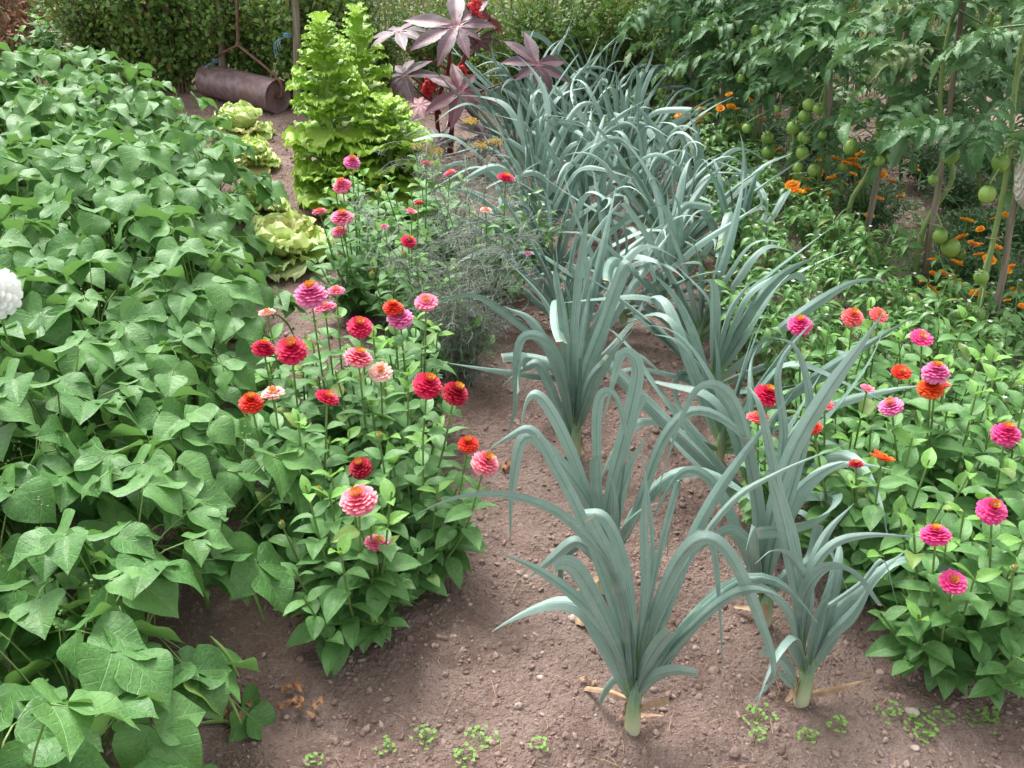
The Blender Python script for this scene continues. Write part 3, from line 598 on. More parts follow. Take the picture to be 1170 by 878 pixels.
zinnia('right clump zinnia with a magenta bloom above a red-orange one on one tall stem', G(1075, 610), [
    (1069, 427, 31, 'magenta', 'dome', .50), (1063, 445, 30, 'orange', 'dome', .46), (1079, 440, 15, 'coral', 'flat', .44), (1018, 465, 27, 'magenta', 'dome', .44)], 9, 74, ZC, 1.05, .19, .36)
zinnia('right clump zinnia with a lone hot pink bloom near the right frame edge', G(1150, 630), [
    (1149, 497, 32, 'hot', 'dome', .44)], 9, 75, ZC, 1., .19, .36)
zinnia('zinnia between the leeks with a large crimson pink ball bloom', G(880, 600), [
    (876, 452, 30, 'crimson', 'dome', .46), (866, 477, 26, 'coral', 'flat', .42)], 4, 76, ZC, .9, .12, .3)
zinnia('right clump zinnia with one small coral bloom and a half open pink bud', G(965, 580), [
    (942, 462, 21, 'coral', 'flat', .42), (991, 444, 16, 'pink', 'one', .46)], 8, 77, ZC, 1., .18, .34)
zinnia('zinnia with a hot pink bloom on a dark stalk before the pepper plants', G(935, 510), [
    (914, 372, 28, 'hot', 'dome', .48)], 5, 78, ZC, .9, .14, .28)
zinnia('back zinnia of the right clump with two coral red blooms at the same height', G(990, 515), [
    (974, 363, 25, 'coral', 'dome', .48), (1004, 360, 21, 'coral', 'flat', .46), (1030, 425, 22, 'red', 'flat', .38)], 8, 79, ZC, .95, .18, .34)
zinnia('back right zinnia with a pink bloom below the green tomatoes', G(1065, 525), [
    (1053, 386, 26, 'hot', 'flat', .47)], 8, 80, ZC, .95, .18, .34)

# ------------------------------------------------------------------ peppers
plf = [leaf(P_LAN, .42, 7, 5, fold=.35, bend=.9 + .3 * (k % 2), wave=.08, seed=k) for k in range(4)]
def pepper_mesh(seed):
    R = rs(seed); mf = MB(); ms = MB(); fl = []
    ms.add(*tube(curve([(0, 0, -.02), (.005, 0, .1)], 4), [.005, .004]))
    for i in range(8):
        a = i * 2.4 + R.rand(); rr = .07 + .08 * R.rand(); hh = .20 + .14 * R.rand(); tip = np.array([rr * math.cos(a), rr * math.sin(a), hh]); P = curve([(0, 0, .07), tip * .55 + [0, 0, .05], tip], 9); ms.add(*tube(P, [.003, .0012], 4))
        for j in range(17):
            k = .25 + .75 * j / 16; p = np.array([np.interp(k * 8, range(9), P[:, c]) for c in range(3)]); b = R.rand() * 6.28; el = -.2 + R.randn() * .35
            d = np.array([math.cos(b) * math.cos(el), math.sin(b) * math.cos(el), math.sin(el)])
            mf.put(plf[R.randint(4)], p + d * .012, d, nrm([R.randn() * .3, R.randn() * .3, 1]), .032 + .036 * R.rand(), (R.rand(), R.rand()))
            ms.add(*tube(np.array([p, p + d * .013]), [.0008, .0008], 3))
        if i % 3 == 0: fl.append(tip + [0, 0, .0])
    fm = []
    for p in fl:
        q = MB()
        for i in range(5): a = i * 1.257; q.put(pt, p + [0, -.01, .004], (math.cos(a), math.sin(a), .1), (0, 0, 1), .0065)
        fm.append(q.mesh('blossom', M['white']))
    return mf.mesh('foliage', M['pep']), ms.mesh('stem', M['zin_stem']), fm
pp = []
for k in range(5):
    f, s_, b = pepper_mesh(500 + k); t = thing('pepper_plant', 'x', 'pepper plant', (0, 0, 0), 'pepper plants between the leeks and the tomatoes')
    link('foliage', f, t); link('stem', s_, t); [link('blossom', q, t) for q in b]; pp.append(t)
ppx = [(905, 470), (960, 455), (1010, 450), (1060, 470), (1115, 490), (1160, 520), (900, 410), (945, 400), (1000, 395), (1050, 410), (1105, 440), (1160, 470), (860, 365), (900, 355), (945, 350), (990, 350), (1090, 395), (1150, 420),
       (835, 320), (875, 305), (915, 300), (950, 318), (815, 275), (850, 262), (885, 262), (925, 272), (795, 240), (830, 228), (862, 232), (785, 205), (815, 198), (845, 205), (770, 180), (1165, 570), (860, 430), (830, 390)]
pl = {0: 'pepper plant right behind the hot pink zinnia on the dark stalk', 5: 'pepper plant at the right frame edge above the lone hot pink zinnia', 33: 'pepper plant lowest on the right frame edge among the zinnias', 19: 'pepper plant with a pale wilted leaf in the middle of its row',
      21: 'pepper plant at the foot of the third staked tomato', 32: 'farthest pepper plant by the bare clods of soil', 17: 'pepper plant under the hanging green tomatoes at the right edge', 27: 'pepper plant before the far marigolds', 12: 'pepper plant touching the tips of the right leek row'}
R = rs(31)
for i, (px, py) in enumerate(ppx):
    loc = hz(G(px, py)); lb = pl.get(i, 'small-leaved pepper plant in the tangle between leeks and tomatoes'); sc = .78 + .3 * R.rand(); rz = R.rand() * 6
    if i < 5: t = pp[i]; t.location = loc; t.scale = (sc,) * 3; t['label'] = lb
    else: dup(pp[i % 5], loc, rz, sc, lb)

# ------------------------------------------------------------------ tomatoes
tl = [leaf([(0, .2), (.1, .6), (.2, .9), (.3, .8), (.42, 1.), (.55, .7), (.66, .72), (.8, .38), (.9, .2), (1, .01)], .50, 23, 7, fold=.35, bend=.8 + .5 * (k % 2), cup=-1.2 + .8 * (k % 3), wave=.30, pucker=.012, seed=k, serr=.15) for k in range(4)]
def tomleaf(seed):
    R = rs(seed); parts = []; P = curve([(0, 0, 0), (0, .45, .10 - .1 * (seed % 3)), (0, .8, -.02 - .12 * (seed % 3)), (0, 1., -.15 - .16 * (seed % 3))], 9); parts.append(tube(P, [.016, .008], 4))
    for k, sz in ((.25, .24), (.42, .33), (.58, .38), (.74, .38), (.9, .34)):
        p = np.array([np.interp(k * 8, range(9), P[:, c]) for c in range(3)])
        for s_ in (-1, 1): parts.append(xf(tl[R.randint(4)], p, nrm([s_, .35, .1 - .7 * R.rand()]), nrm([R.randn() * .2, .2, 1]), sz * (.9 + .2 * R.rand())))
        if k < .8:
            for s_ in (-1, 1): parts.append(xf(tl[R.randint(4)], p + [0, .08, 0], nrm([s_, .4, -.2]), (0, 0, 1), .12))
    parts.append(xf(tl[0], P[-1], nrm([0, .6, -.7]), (0, .6, .7), .46)); return merge(parts)
TL = [tomleaf(k) for k in range(6)]
n = NT('green_tomato'); x, y = n.uv(); r1, r2 = n.uv('rnd')
c = n.ramp(x, [(0, (.05, .15, .02)), (.3, (.13, .27, .035)), (1, (.30, .42, .09))]); c = n.mix(n.sm(n.noise(60.), .4, .7, 0, .3), c, (.42, .48, .14)); M['fruit'] = n.finish(c, .34, None, 0, 0, .05, c, .5)
n = NT('stake_wood'); v = n.n('Mapping', {'Vector': n.n('TexCoord').outputs['Object'], 'Scale': (60., 60., 4.)}).outputs[0]; w = n.n('TexNoise', {'Vector': v, 'Scale': 1., 'Detail': 5.}).outputs[0]
c = n.mix(n.sm(w, .3, .7), (.12, .095, .065), (.27, .235, .18)); M['wood'] = n.finish(c, .85, w, .6, .004)
cal = MB()
for i in range(5): a = i * 1.257; cal.put(plf[0], (0, 0, 1.), (math.cos(a), math.sin(a), .35), (0, 0, 1), .75)
cal.add(*tube(curve([(0, 0, .98), (.1, 0, 1.3), (.35, 0, 1.55)], 4), [.07, .06], 5)); CALYX = cal.mesh('calyx', M['tom_stem'])
fr = MB(); fr.add(*ball((0, 0, 0), (1, 1, 1.08), 14, 20, 5, .025)); FRUIT = fr.mesh('tomato', M['fruit'])
def stake(label, a, b, r=.011):
    a = np.asarray(a); b = np.asarray(b); ln = b - a; m = MB(); k = 9; t_ = np.linspace(-.04, 1, k)[:, None]; P = ln * t_; R = rs(int(abs(a[0] * 999))); P[1:-1, :2] += R.randn(k - 2, 2) * .003
    m.add(*tube(P, np.interp(t_[:, 0], [0, 1], [r, r * .8]) * (1 + R.randn(k) * .05), 9)); m.add(*ball(P[-1], r * .8, 4, 9)); o = m.build('wooden_stake', M['wood'], None, tuple(a))
    return tag(o, label, 'stake', 'wooden stakes holding the tomatoes')
def tomato(label, base, stem, fruits, z0, z1, nl, seed, lsz=.25, back=None):
    """stem: px control points read at the plant's own distance; fruits (px, py, size)"""
    R = rs(seed); b = hz(G(*base)); t = thing('tomato_plant', label, 'tomato plant', b, 'staked tomato plants along the right side'); d0 = b[1]
    C = [np.zeros(3)] + [Q(px, py, d0) - b for px, py in stem]; top = C[-1].copy()
    while C[-1][2] < z1: C.append(C[-1] + (np.array([.03 * R.randn() + .02, .02 * R.randn(), .2])))
    P = curve(C, 30); mf = MB(); ms = MB(); ms.add(*tube(P, [.010, .009, .008, .005], 8), rnd=(R.rand(), 0))
    zz = P[:, 2]
    nl = int(nl * 1.75); z0 += -.02 if base[0] not in (1120, 1195, 1030, 965) else -.1
    for i in range(nl):
        z = z0 + (z1 - z0) * ((i + R.rand()) / nl) ** .85; p = np.array([np.interp(z, zz, P[:, c]) for c in range(3)]); a = i * 2.4 + R.randn() * .3
        el = .15 + R.randn() * .4; d = np.array([math.cos(a) * math.cos(el), math.sin(a) * math.cos(el), math.sin(el)])
        mf.put(TL[R.randint(6)], p, d, nrm([R.randn() * .3, R.randn() * .3, 1]), lsz * (.6 + .5 * R.rand()), (R.rand(), R.rand()))
    mf.build('foliage', M['tom'], t); 
    fruits = list(fruits) + [(stem[-2][0] + R.uniform(-28, 28), base[1] - R.uniform(80, 200) , fruits[0][2] * R.uniform(.55, .85)) for _ in range(4 if z1 < 1.25 and base[1] < 340 else 0)]
    for (px, py, sz) in fruits:
        w = Q(px, py, d0 + R.uniform(-.17, -.03)) - b; dep = np.dot(w + b - CAM, FWD); rad = sz * .88 / 2 / F * dep
        o = link('tomato', FRUIT, t, tuple(w)); o.scale = (rad,) * 3; o.rotation_euler = (R.randn() * .3, R.randn() * .3, R.rand() * 6); link('calyx', CALYX, o)
        q = np.array([np.interp(w[2] + .06, zz, P[:, c]) for c in range(3)]); ms.add(*tube(curve([q, (q + w) / 2 + [0, 0, .03], w + [0, 0, rad * 1.3]], 6), [.003, .002], 5))
    ms.build('stem', M['tom_stem'], t)
    for z in (.18, .42, .68):
        if z < z1:
            p = np.array([np.interp(z, zz, P[:, c]) for c in range(3)]); a = np.linspace(0, 6.6, 14); tw = MB()
            tw.add(*tube(np.stack([p[0] + .024 * np.cos(a), p[1] + .02 * np.sin(a), p[2] + .004 * a], -1), [.0016], 4)); tw.build('tie', M['twine'], t)
    return t, P + b
tomato('nearest tomato plant at the right edge, green plum tomatoes hanging before the marigolds', (1108, 412), [(1122, 335), (1150, 200), (1160, 100)],
       [(1121, 317, 19), (1103, 358, 22), (1117, 362, 20), (1106, 395, 19), (1143, 186, 22), (1128, 222, 22)], .60, 1.15, 10, 81, .26)
tomato('staked tomato with a thick green stem bending in an S below one big fruit', (1040, 348), [(1055, 262), (1088, 205), (1080, 165), (1074, 110), (1088, 20)],
       [(1086, 177, 23), (1074, 270, 19), (1086, 283, 24), (1097, 290, 14), (1066, 205, 13), (1140, 30, 12), (1060, 15, 16)], .55, 1.2, 15, 82, .27)
tomato('third staked tomato, its forked stem wrapped with twine at two heights', (970, 298), [(971, 235), (993, 195), (1012, 130), (1025, 60), (1040, 5)],
       [(990, 122, 19), (1000, 120, 15), (972, 168, 19), (1008, 165, 17), (1018, 162, 16), (934, 278, 18), (948, 282, 15), (950, 265, 15), (1005, 184, 14)], .45, 1.2, 15, 83, .27)
tomato('tomato plant with a long hanging column of round green fruits', (935, 258), [(936, 210), (940, 150), (945, 90)],
       [(906, 146, 17), (918, 157, 15), (924, 120, 16), (919, 133, 16), (917, 175, 17), (930, 195, 17), (912, 192, 14), (935, 125, 14), (963, 190, 14), (965, 128, 15)], .42, 1.15, 15, 84, .26)
tomato('tomato plant with two large low fruits near the ground', (903, 232), [(903, 190), (906, 120), (900, 60)],
       [(877, 158, 16), (878, 175, 18), (853, 147, 12), (905, 180, 14), (912, 204, 16)], .40, 1.1, 16, 85, .26)
tomato('tomato plant with yellow-green fruit beside the orange marigolds', (862, 205), [(862, 150), (866, 100), (872, 50)], [(864, 35, 14), (858, 85, 12), (850, 145, 11)], .36, 1.1, 16, 86, .26)
tomato('tomato plant with curled leaves over the far marigold flowers', (828, 183), [(828, 130), (832, 80), (836, 40)], [(820, 120, 10), (840, 120, 10)], .36, 1.08, 16, 87, .26)
tomato('tomato plant bearing three pale green fruits in a row', (795, 166), [(795, 120), (798, 70)], [(787, 110, 12), (796, 110, 12), (805, 112, 9), (763, 70, 8), (775, 88, 10)], .34, 1.08, 15, 88, .25)
tomato('farthest tomato plant, at the end of the row against the hedge', (765, 158), [(765, 120), (768, 70)], [(755, 105, 10), (757, 118, 9), (760, 85, 8)], .32, 1.05, 14, 89, .25)
tomato('tomato plant of the second row seen through the gap by the bare soil', (1120, 255), [(1118, 180), (1125, 110)], [(1110, 130, 12)], .35, 1.2, 15, 90, .25)
tomato('tomato plant of the second row at the right frame edge', (1195, 265), [(1190, 200), (1185, 120)], [(1128, 25, 11), (1140, 22, 10)], .3, 1.2, 15, 91, .26)
tomato('tomato plant of the second row behind the forked one', (1030, 205), [(1030, 150), (1035, 90)], [(1000, 60, 9)], .35, 1.15, 14, 92, .25)
tomato('tomato plant of the second row behind the fruit column', (965, 175), [(965, 130), (968, 90)], [(975, 60, 9)], .35, 1.15, 14, 93, .25)
for lb, a, b, d in [('leaning stake at the right edge rising to the pale cloth bundle', (1128, 412), (1168, 190), 0), ('stake beside the S-bent tomato stem, rising to the top edge', (1050, 350), (1108, -40), .02),
                    ('stake crossing the forked tomato stem', (982, 304), (1050, -30), -.02), ('dark upright stake left of the fruit column', (944, 262), (950, 60), -.03), ('stake behind the two low tomatoes', (897, 228), (912, 50), -.02),
                    ('stake beside the marigold clump in the tomato row', (870, 208), (868, 60), -.02), ('stake of the tomato with curled leaves', (822, 183), (828, 50), -.02), ('farthest stake but one in the tomato row', (788, 166), (790, 50), -.02), ('farthest stake at the hedge end of the tomato row', (771, 158), (773, 60), -.02)]:
    A = hz(G(*a)); stake(lb, A, Q(b[0], b[1], A[1] + d), .012 if a[1] > 250 else .010)
# pale cloth bundle on the right stake
A = hz(G(1128, 412)); cpos = Q(1188, 198, A[1] - .04)
n = NT('pale_cloth'); w = n.n('TexWave', {'Vector': n.n('TexCoord').outputs['Object'], 'Scale': 60., 'Distortion': 3., 'Detail': 2.}).outputs[1]
c = n.mix(w, (.52, .43, .39), (.78, .71, .67)); M['cloth'] = n.finish(c, .9, w, .8, .006)
v, f, u = ball((0, 0, 0), (.068, .06, .115), 22, 30); rr = vnoise(v[:, 0] * 60 + 5, v[:, 2] * 45 + v[:, 1] * 30); v = v * (1 + .13 * rr[:, None])
m = MB(); m.add(v, f, u); t = thing('cloth_bundle', 'pale cream knitted cloth bundle hung on the stake at the right edge', 'cloth', cpos); m.build('cloth', M['cloth'], t)
m = MB(); a = np.linspace(0, 6.6, 20); m.add(*tube(np.stack([.02 * np.cos(a), .02 * np.sin(a), .115 + .002 * a], -1), [.003], 6)); m.build('tie', M['twine'], t)

# ------------------------------------------------------------------ marigolds
ml = leaf(P_LAN, .3, 4, 3, fold=.2, bend=.5)
def marigold(label, base, heads, seed, hgt=.26, rad=.17):
    R = rs(seed); b = hz(G(*base)); t = thing('marigold_plant', label, 'marigold', b, 'marigolds among the tomatoes'); mf = MB(); ms = MB()
    for i in range(60):
        a = i * 2.4; rr = rad * math.sqrt((i + .5) / 60); tip = np.array([rr * math.cos(a), rr * math.sin(a), hgt * (1 - .55 * (rr / rad) ** 2) * (.7 + .3 * R.rand())]); P = curve([(0, 0, 0), tip * .5 + [0, 0, .03], tip], 8); ms.add(*tube(P, [.0022, .001], 3))
        for j in range(26):
            k = .2 + .8 * R.rand(); p = np.array([np.interp(k * 7, range(8), P[:, c]) for c in range(3)]); d = nrm(R.randn(3) * [1, 1, .6] + [0, 0, .2]); mf.put(ml, p + d * .02 * R.rand(), d, nrm(R.randn(3) * .5 + [0, 0, 1]), .022 + .016 * R.rand(), (R.rand(), R.rand() * .9))
    mf.build('foliage', M['mari'], t)
    heads = list(heads) + [(px + R.uniform(-22, 22), py + R.uniform(-8, 20), sz * .85) for (px, py, sz) in heads[::2]]
    for (px, py, sz) in heads:
        w = Q(px, py, b[1] + R.uniform(-.24, -.10)) - b; rd = sz * 1.2 / 2 / F * np.dot(w + b - CAM, FWD); ms.add(*tube(curve([(0, 0, .05), w * [.6, .6, .6], w], 7), [.002, .0014], 4))
        fm, cm = FM['one'][R.randint(3)]; f = link('flower_head', fm, t, tuple(w)); f.scale = (rd,) * 3; f.rotation_euler = (.25 + R.randn() * .2, R.randn() * .2, R.rand() * 6)
        f.material_slots[0].link = 'OBJECT'; f.material_slots[0].material = PET['mari' if R.rand() < .7 else 'gold']; link('centre', cm, f)
    ms.build('stem', M['zin_stem'], t)
marigold('marigold clump right of the S-bent tomato stem, thick with orange blooms', (1085, 345), [(1066, 297, 12), (1067, 313, 10), (1085, 315, 14), (1065, 332, 15), (1096, 340, 13), (1093, 300, 14), (1112, 279, 13), (1130, 297, 14), (1105, 252, 16), (1055, 321, 8)], 101, .24, .2)
marigold('marigold clump at the right frame edge with one big golden bloom', (1150, 365), [(1161, 335, 17), (1117, 335, 17), (1137, 250, 11), (1138, 283, 12), (1150, 310, 11)], 102, .26, .2)
marigold('marigold clump behind the forked tomato, dark leaved with small orange blooms', (990, 262), [(953, 182, 13), (973, 183, 14), (978, 189, 13), (983, 176, 11), (985, 208, 12), (1006, 200, 14), (1018, 207, 11), (950, 203, 11), (910, 219, 18), (921, 217, 12), (949, 222, 9), (993, 247, 11), (975, 199, 9)], 103, .27, .2)
marigold('marigold clump in the middle of the tomato row', (930, 225), [(908, 173, 9), (920, 205, 10), (940, 196, 8), (965, 210, 9)], 104, .22, .17)
marigold('far marigold clump under the curled tomato leaves', (860, 200), [(823, 124, 9), (835, 122, 10), (833, 108, 8), (857, 114, 11), (869, 106, 8), (880, 117, 11), (888, 117, 9), (848, 144, 9), (871, 136, 8)], 105, .27, .2)
marigold('farthest marigold clump left in the tomato row', (815, 185), [(798, 138, 12), (803, 145, 11), (810, 138, 8), (801, 124, 7), (812, 130, 7)], 106, .22, .16)
marigold('dark marigold clump in the second tomato row', (1110, 290), [(1120, 262, 9)], 108, .24, .22)
marigold('dark marigold clump at the right edge in the second tomato row', (1165, 285), [], 109, .28, .22)
marigold('dark marigold clump behind the soil gap', (1055, 215), [(1045, 190, 8)], 110, .26, .22)
marigold('dark marigold clump farthest right behind the second tomato row', (1130, 205), [(1120, 32, 1)], 111, .26, .25)
for i_, (px_, py_, lb_) in enumerate([(875, 172, 'under the fruit of the tomato row middle'), (925, 182, 'behind the column of green fruits'), (975, 205, 'behind the forked tomato stem'), (1035, 170, 'deep behind the leaning stake'), (830, 158, 'behind the curled tomato leaves'), (1090, 245, 'right of the bare soil gap'), (1175, 240, 'at the right edge behind the cloth bundle')]):
    marigold('dark flowerless marigold ' + lb_, (px_, py_), [], 120 + i_, .26, .2)
marigold('dark leaved marigold at the foot of the right edge stake', (1165, 395), [(1168, 350, 9)], 107, .22, .16)

# ------------------------------------------------------------------ lettuces
n = NT('lettuce_leaf'); x, y = n.uv(); r1, r2 = n.uv('rnd')
c = n.mix(r1, (.23, .43, .045), (.40, .58, .09)); c = n.mix(n.sm(y, .7, 0., 0, .5), c, (.55, .68, .25)); c = n.mix(n.sm(n.noise(22.), .35, .7, 0, .5), c, (.22, .42, .03)); c = n.mix(n.sm(r2, .85, .97, 0, .7), c, (.6, .5, .16))
M['lett'] = n.finish(c, .42, n.noise(70., 4.), .7, .004, .28, n.mix(.5, c, (.45, .65, .08)), .5)
n = NT('lettuce_heart'); r1, r2 = n.uv('rnd'); c = n.mix(r1, (.58, .74, .22), (.78, .86, .45)); c = n.mix(n.sm(n.noise(22.), .35, .7, 0, .4), c, (.50, .70, .16)); c = n.mix(n.sm(r2, .85, .97, 0, .6), c, (.6, .45, .2)); M['lett2'] = n.finish(c, .45, n.noise(70., 4.), .6, .004, .3, c, .5)
def frill(seed, W=.95, amp=.10, nu=14, nv=17, cup=.3, bend=.5, fq=1.):
    R = rs(seed); V, Fc, U = leaf([(0, .22), (.15, .5), (.35, .8), (.6, 1.), (.8, .95), (.93, .7), (1, .4)], W, nu, nv, fold=.1, bend=bend, cup=-cup, pucker=.02, K=5, seed=seed)
    G_ = V.reshape(nu, nv, 3); s_ = np.abs(np.linspace(-1, 1, nv))[None, :]; t_ = np.linspace(0, 1, nu)[:, None]; e = np.maximum(s_ ** 3, t_ ** 6); ph = R.rand() * 6
    G_[:, :, 2] += amp * e * np.sin(t_ * 24 * fq + s_ * 5 + ph) * .8 + amp * .5 * e * np.sin(np.linspace(-1, 1, nv)[None] * 17 * fq + t_ * 5); G_[:, :, 1] += amp * .4 * e * np.cos(t_ * 26 + ph)
    return G_.reshape(-1, 3), Fc, U
FR = [frill(k) for k in range(6)]; FR2 = [frill(k + 20, 1.25, .15, 20, 23, cup=.6, bend=-.8, fq=.7) for k in range(5)]
def bolted(label, base, hgt, rad, seed, nl):
    R = rs(seed); b = hz(G(*base)); t = thing('bolted_lettuce', label, 'lettuce', b, 'bolted lettuces grown into tall leafy cones'); mf = MB(); ms = MB()
    ms.add(*tube(curve([(0, 0, -.02), (0, 0, hgt * .5), (0, 0, hgt * .95)], 8), [.02, .015, .008], 8), rnd=(0, 0)); ms.build('stem', M['lett'], t)
    for i in range(nl):
        k = (i + .5) / nl; z = .03 + (hgt - .06) * k; r = rad * (.84 + .2 * math.sin(3.14 * min(1, k * 1.2))) * (1 - k ** 2.6 * .62) ; a = i * 2.4 + R.randn() * .2; el = -.15 + .9 * k + R.randn() * .15
        d = np.array([math.cos(a) * math.cos(el), math.sin(a) * math.cos(el), math.sin(el)]); sz = r * (.8 + .25 * R.rand())
        mf.put(FR[R.randint(6)], np.array([0, 0, z]) + d * r * .15, d, (0, 0, 1.), sz, (R.rand(), R.rand() * .9 + (.12 if k < .25 else 0)))
    mf.build('foliage', M['lett'], t)
bolted('tallest bolted lettuce, a bright green cone beside the path', (385, 232), .82, .19, 1, 100)
bolted('broad bolted lettuce in front of the castor bean plant', (448, 236), .50, .22, 2, 75)
bolted('bolted lettuce half hidden behind the tallest cone', (420, 192), .80, .17, 3, 80)
bolted('low yellowing bolted lettuce at the foot of the tall cone', (395, 245), .26, .2, 4, 36)
def head(label, base, rad, seed, tilt=0.):
    R = rs(seed); b = hz(G(*base)); t = thing('lettuce_head', label, 'lettuce', b, 'head lettuces beside the bean bed'); mf = MB(); mh = MB()
    for i in range(24):
        k = i / 24; a = i * 2.4 + R.randn() * .3; el = .12 + .85 * k + R.randn() * .2; d = np.array([math.cos(a) * math.cos(el), math.sin(a) * math.cos(el), math.sin(el)]); mm = mf if k < .55 else mh
        mm.put((FR[R.randint(6)] if k < .35 or R.rand() < .35 else FR2[R.randint(5)]), np.array([0, 0, .015 + .03 * k]) , d, nrm([-math.cos(a) * math.sin(el), -math.sin(a) * math.sin(el), math.cos(el)]), rad * (1.15 - .3 * k + .15 * R.rand()), (R.rand(), R.rand()))
    mf.build('outer_leaves', M['lett2'] if seed % 2 else M['lett'], t); mh.build('heart', M['lett2'], t)
head('largest pale yellow-green lettuce head nearest the zinnias on the path edge', (328, 298), .175, 1); head('farthest lettuce head, bright green, in front of the roller', (277, 153), .15, 7)
head('lettuce head half hidden by bean leaves below the farthest one', (290, 192), .12, 3); head('lettuce head mostly buried under bean leaves behind the largest head', (293, 246), .12, 5)

# ------------------------------------------------------------------ castor bean
n = NT('castor_leaf'); x, y = n.uv(); r1, r2 = n.uv('rnd'); a = n.math('ABSOLUTE', n.math('SUBTRACT', x, .5))
pv = n.sm(n.math('PINGPONG', n.math('MULTIPLY', n.math('SUBTRACT', y, n.math('MULTIPLY', a, .8)), 11.), .5), .07, .02)
c = n.mix(r1, (.055, .028, .038), (.098, .055, .072)); c = n.mix(n.sm(n.noise(14.), .35, .7, 0, .5), c, (.055, .045, .045)); c = n.mix(n.math('MULTIPLY', pv, .22), c, (.2, .10, .13)); c = n.mix(n.sm(a, .02, .006, 0, .8), c, (.28, .08, .10))
c = n.mix(n.sm(y, .25, .0, 0, .5), c, (.26, .07, .09)); c = n.mix(n.sm(r2, .8, .95, 0, .6), c, (.28, .04, .06)); M['cast'] = n.finish(c, .46, pv, .3, .003, .1, c, .6)
lob = [leaf([(0, .30), (.2, .62), (.45, 1.), (.62, .88), (.8, .5), (.93, .18), (1, .01)], .29, 15, 7, fold=.25, bend=.25 + .2 * k, wave=.05, pucker=.006, K=11, seed=k, serr=.045) for k in range(3)]
def castor_leaf(t, pos, stem_from, R_, size, tilt, az, rnd, R):
    nrmv = nrm([math.cos(az) * math.sin(tilt), math.sin(az) * math.sin(tilt), math.cos(tilt)]); e1 = nrm(np.cross(nrmv, [0.3, 1, .1])); e2 = np.cross(nrmv, e1); m = MB(); a0 = R.rand() * 6
    for i in range(8):
        a = a0 + i * .72 - .0; L = (1, .95, .85, .7, .5, .72, .88, .97)[i] * .95; d = e1 * math.cos(a) + e2 * math.sin(a) - nrmv * (.02 + .12 * R.rand())
        m.put(lob[i % 3], d * .0, d, nrmv, (L * size * .60 * 1.15, L * size * .60, L * size * .60), rnd)
    o = m.build('leaf', M['cast'], t, tuple(pos)); pb = MB(); a, b = np.asarray(stem_from) - pos, np.zeros(3)
    pb.add(*tube(curve([a, (a + b) / 2 + [0, 0, -.02], b], 8), [.006, .0045], 6)); pb.build('petiole', M['tick'], o)
cb = hz(G(514, 178)); t = thing('castor_bean_plant', 'castor bean plant with large purple star leaves and dark red stems behind the zinnias', 'castor bean', cb); R = rs(9); d0 = cb[1]
def cq(px, py, dy=0.): return Q(px, py, d0 + dy) - cb
m = MB(); s1 = curve([(0, 0, -.02), cq(516, 130), cq(518, 90), cq(533, 60), cq(535, 5)], 16); m.add(*tube(s1, [.018, .013, .010], 9)); s2 = curve([cq(503, 172), cq(499, 120), cq(512, 80), cq(514, 40)], 12); m.add(*tube(s2, [.012, .009], 8))
s3 = curve([cq(503, 130), cq(485, 100), cq(470, 88)], 8); m.add(*tube(s3, [.009, .006], 7)); m.build('stem', M['tick'], t)
for px, py, fr_, sz, tl_, az, rr, dy in [(522, 30, (527, 60), .50, .62, -1.57, (.9, .1), -.1), (455, 36, (512, 80), .34, .3, -2.2, (.8, .1), -.05), (462, 86, (500, 120), .32, .55, -2., (.6, .1), -.12), (527, 104, (518, 118), .40, .62, -1.4, (.3, .87), -.2),
        (613, 74, (530, 110), .40, .75, -1.0, (.7, .1), -.05), (553, 155, (520, 130), .36, .5, -1.3, (.4, .1), -.25), (500, 165, (512, 140), .28, .6, -1.8, (.3, .1), -.2), (560, 22, (535, 40), .28, .9, .5, (.2, .95), .15), (480, 120, (503, 130), .22, .5, -2., (.2, .95), .1), (545, 48, (533, 60), .24, .9, 2., (.5, .4), .2)]:
    castor_leaf(t, cq(px, py, dy), cq(*fr_), None, sz, tl_, az, rr, R)
for px, py, s_ in ((543, 6, .05), (545, 22, .035), (527, 83, .04), (492, 93, .05), (488, 104, .035)):
    m = MB()
    for i in range(26):
        p = R.randn(3); p = nrm(p) * [.5, .4, .8]; m.add(*ball(p * s_, .011 * (.7 + .6 * R.rand()), 5, 6), rnd=(R.rand(), 0))
        m.put(ml, p * s_ * 1.1, p, (0, 0, 1), .02, (0, 0))
    m.build('seed_cluster', M['spike'], t, tuple(cq(px, py, -.03)))

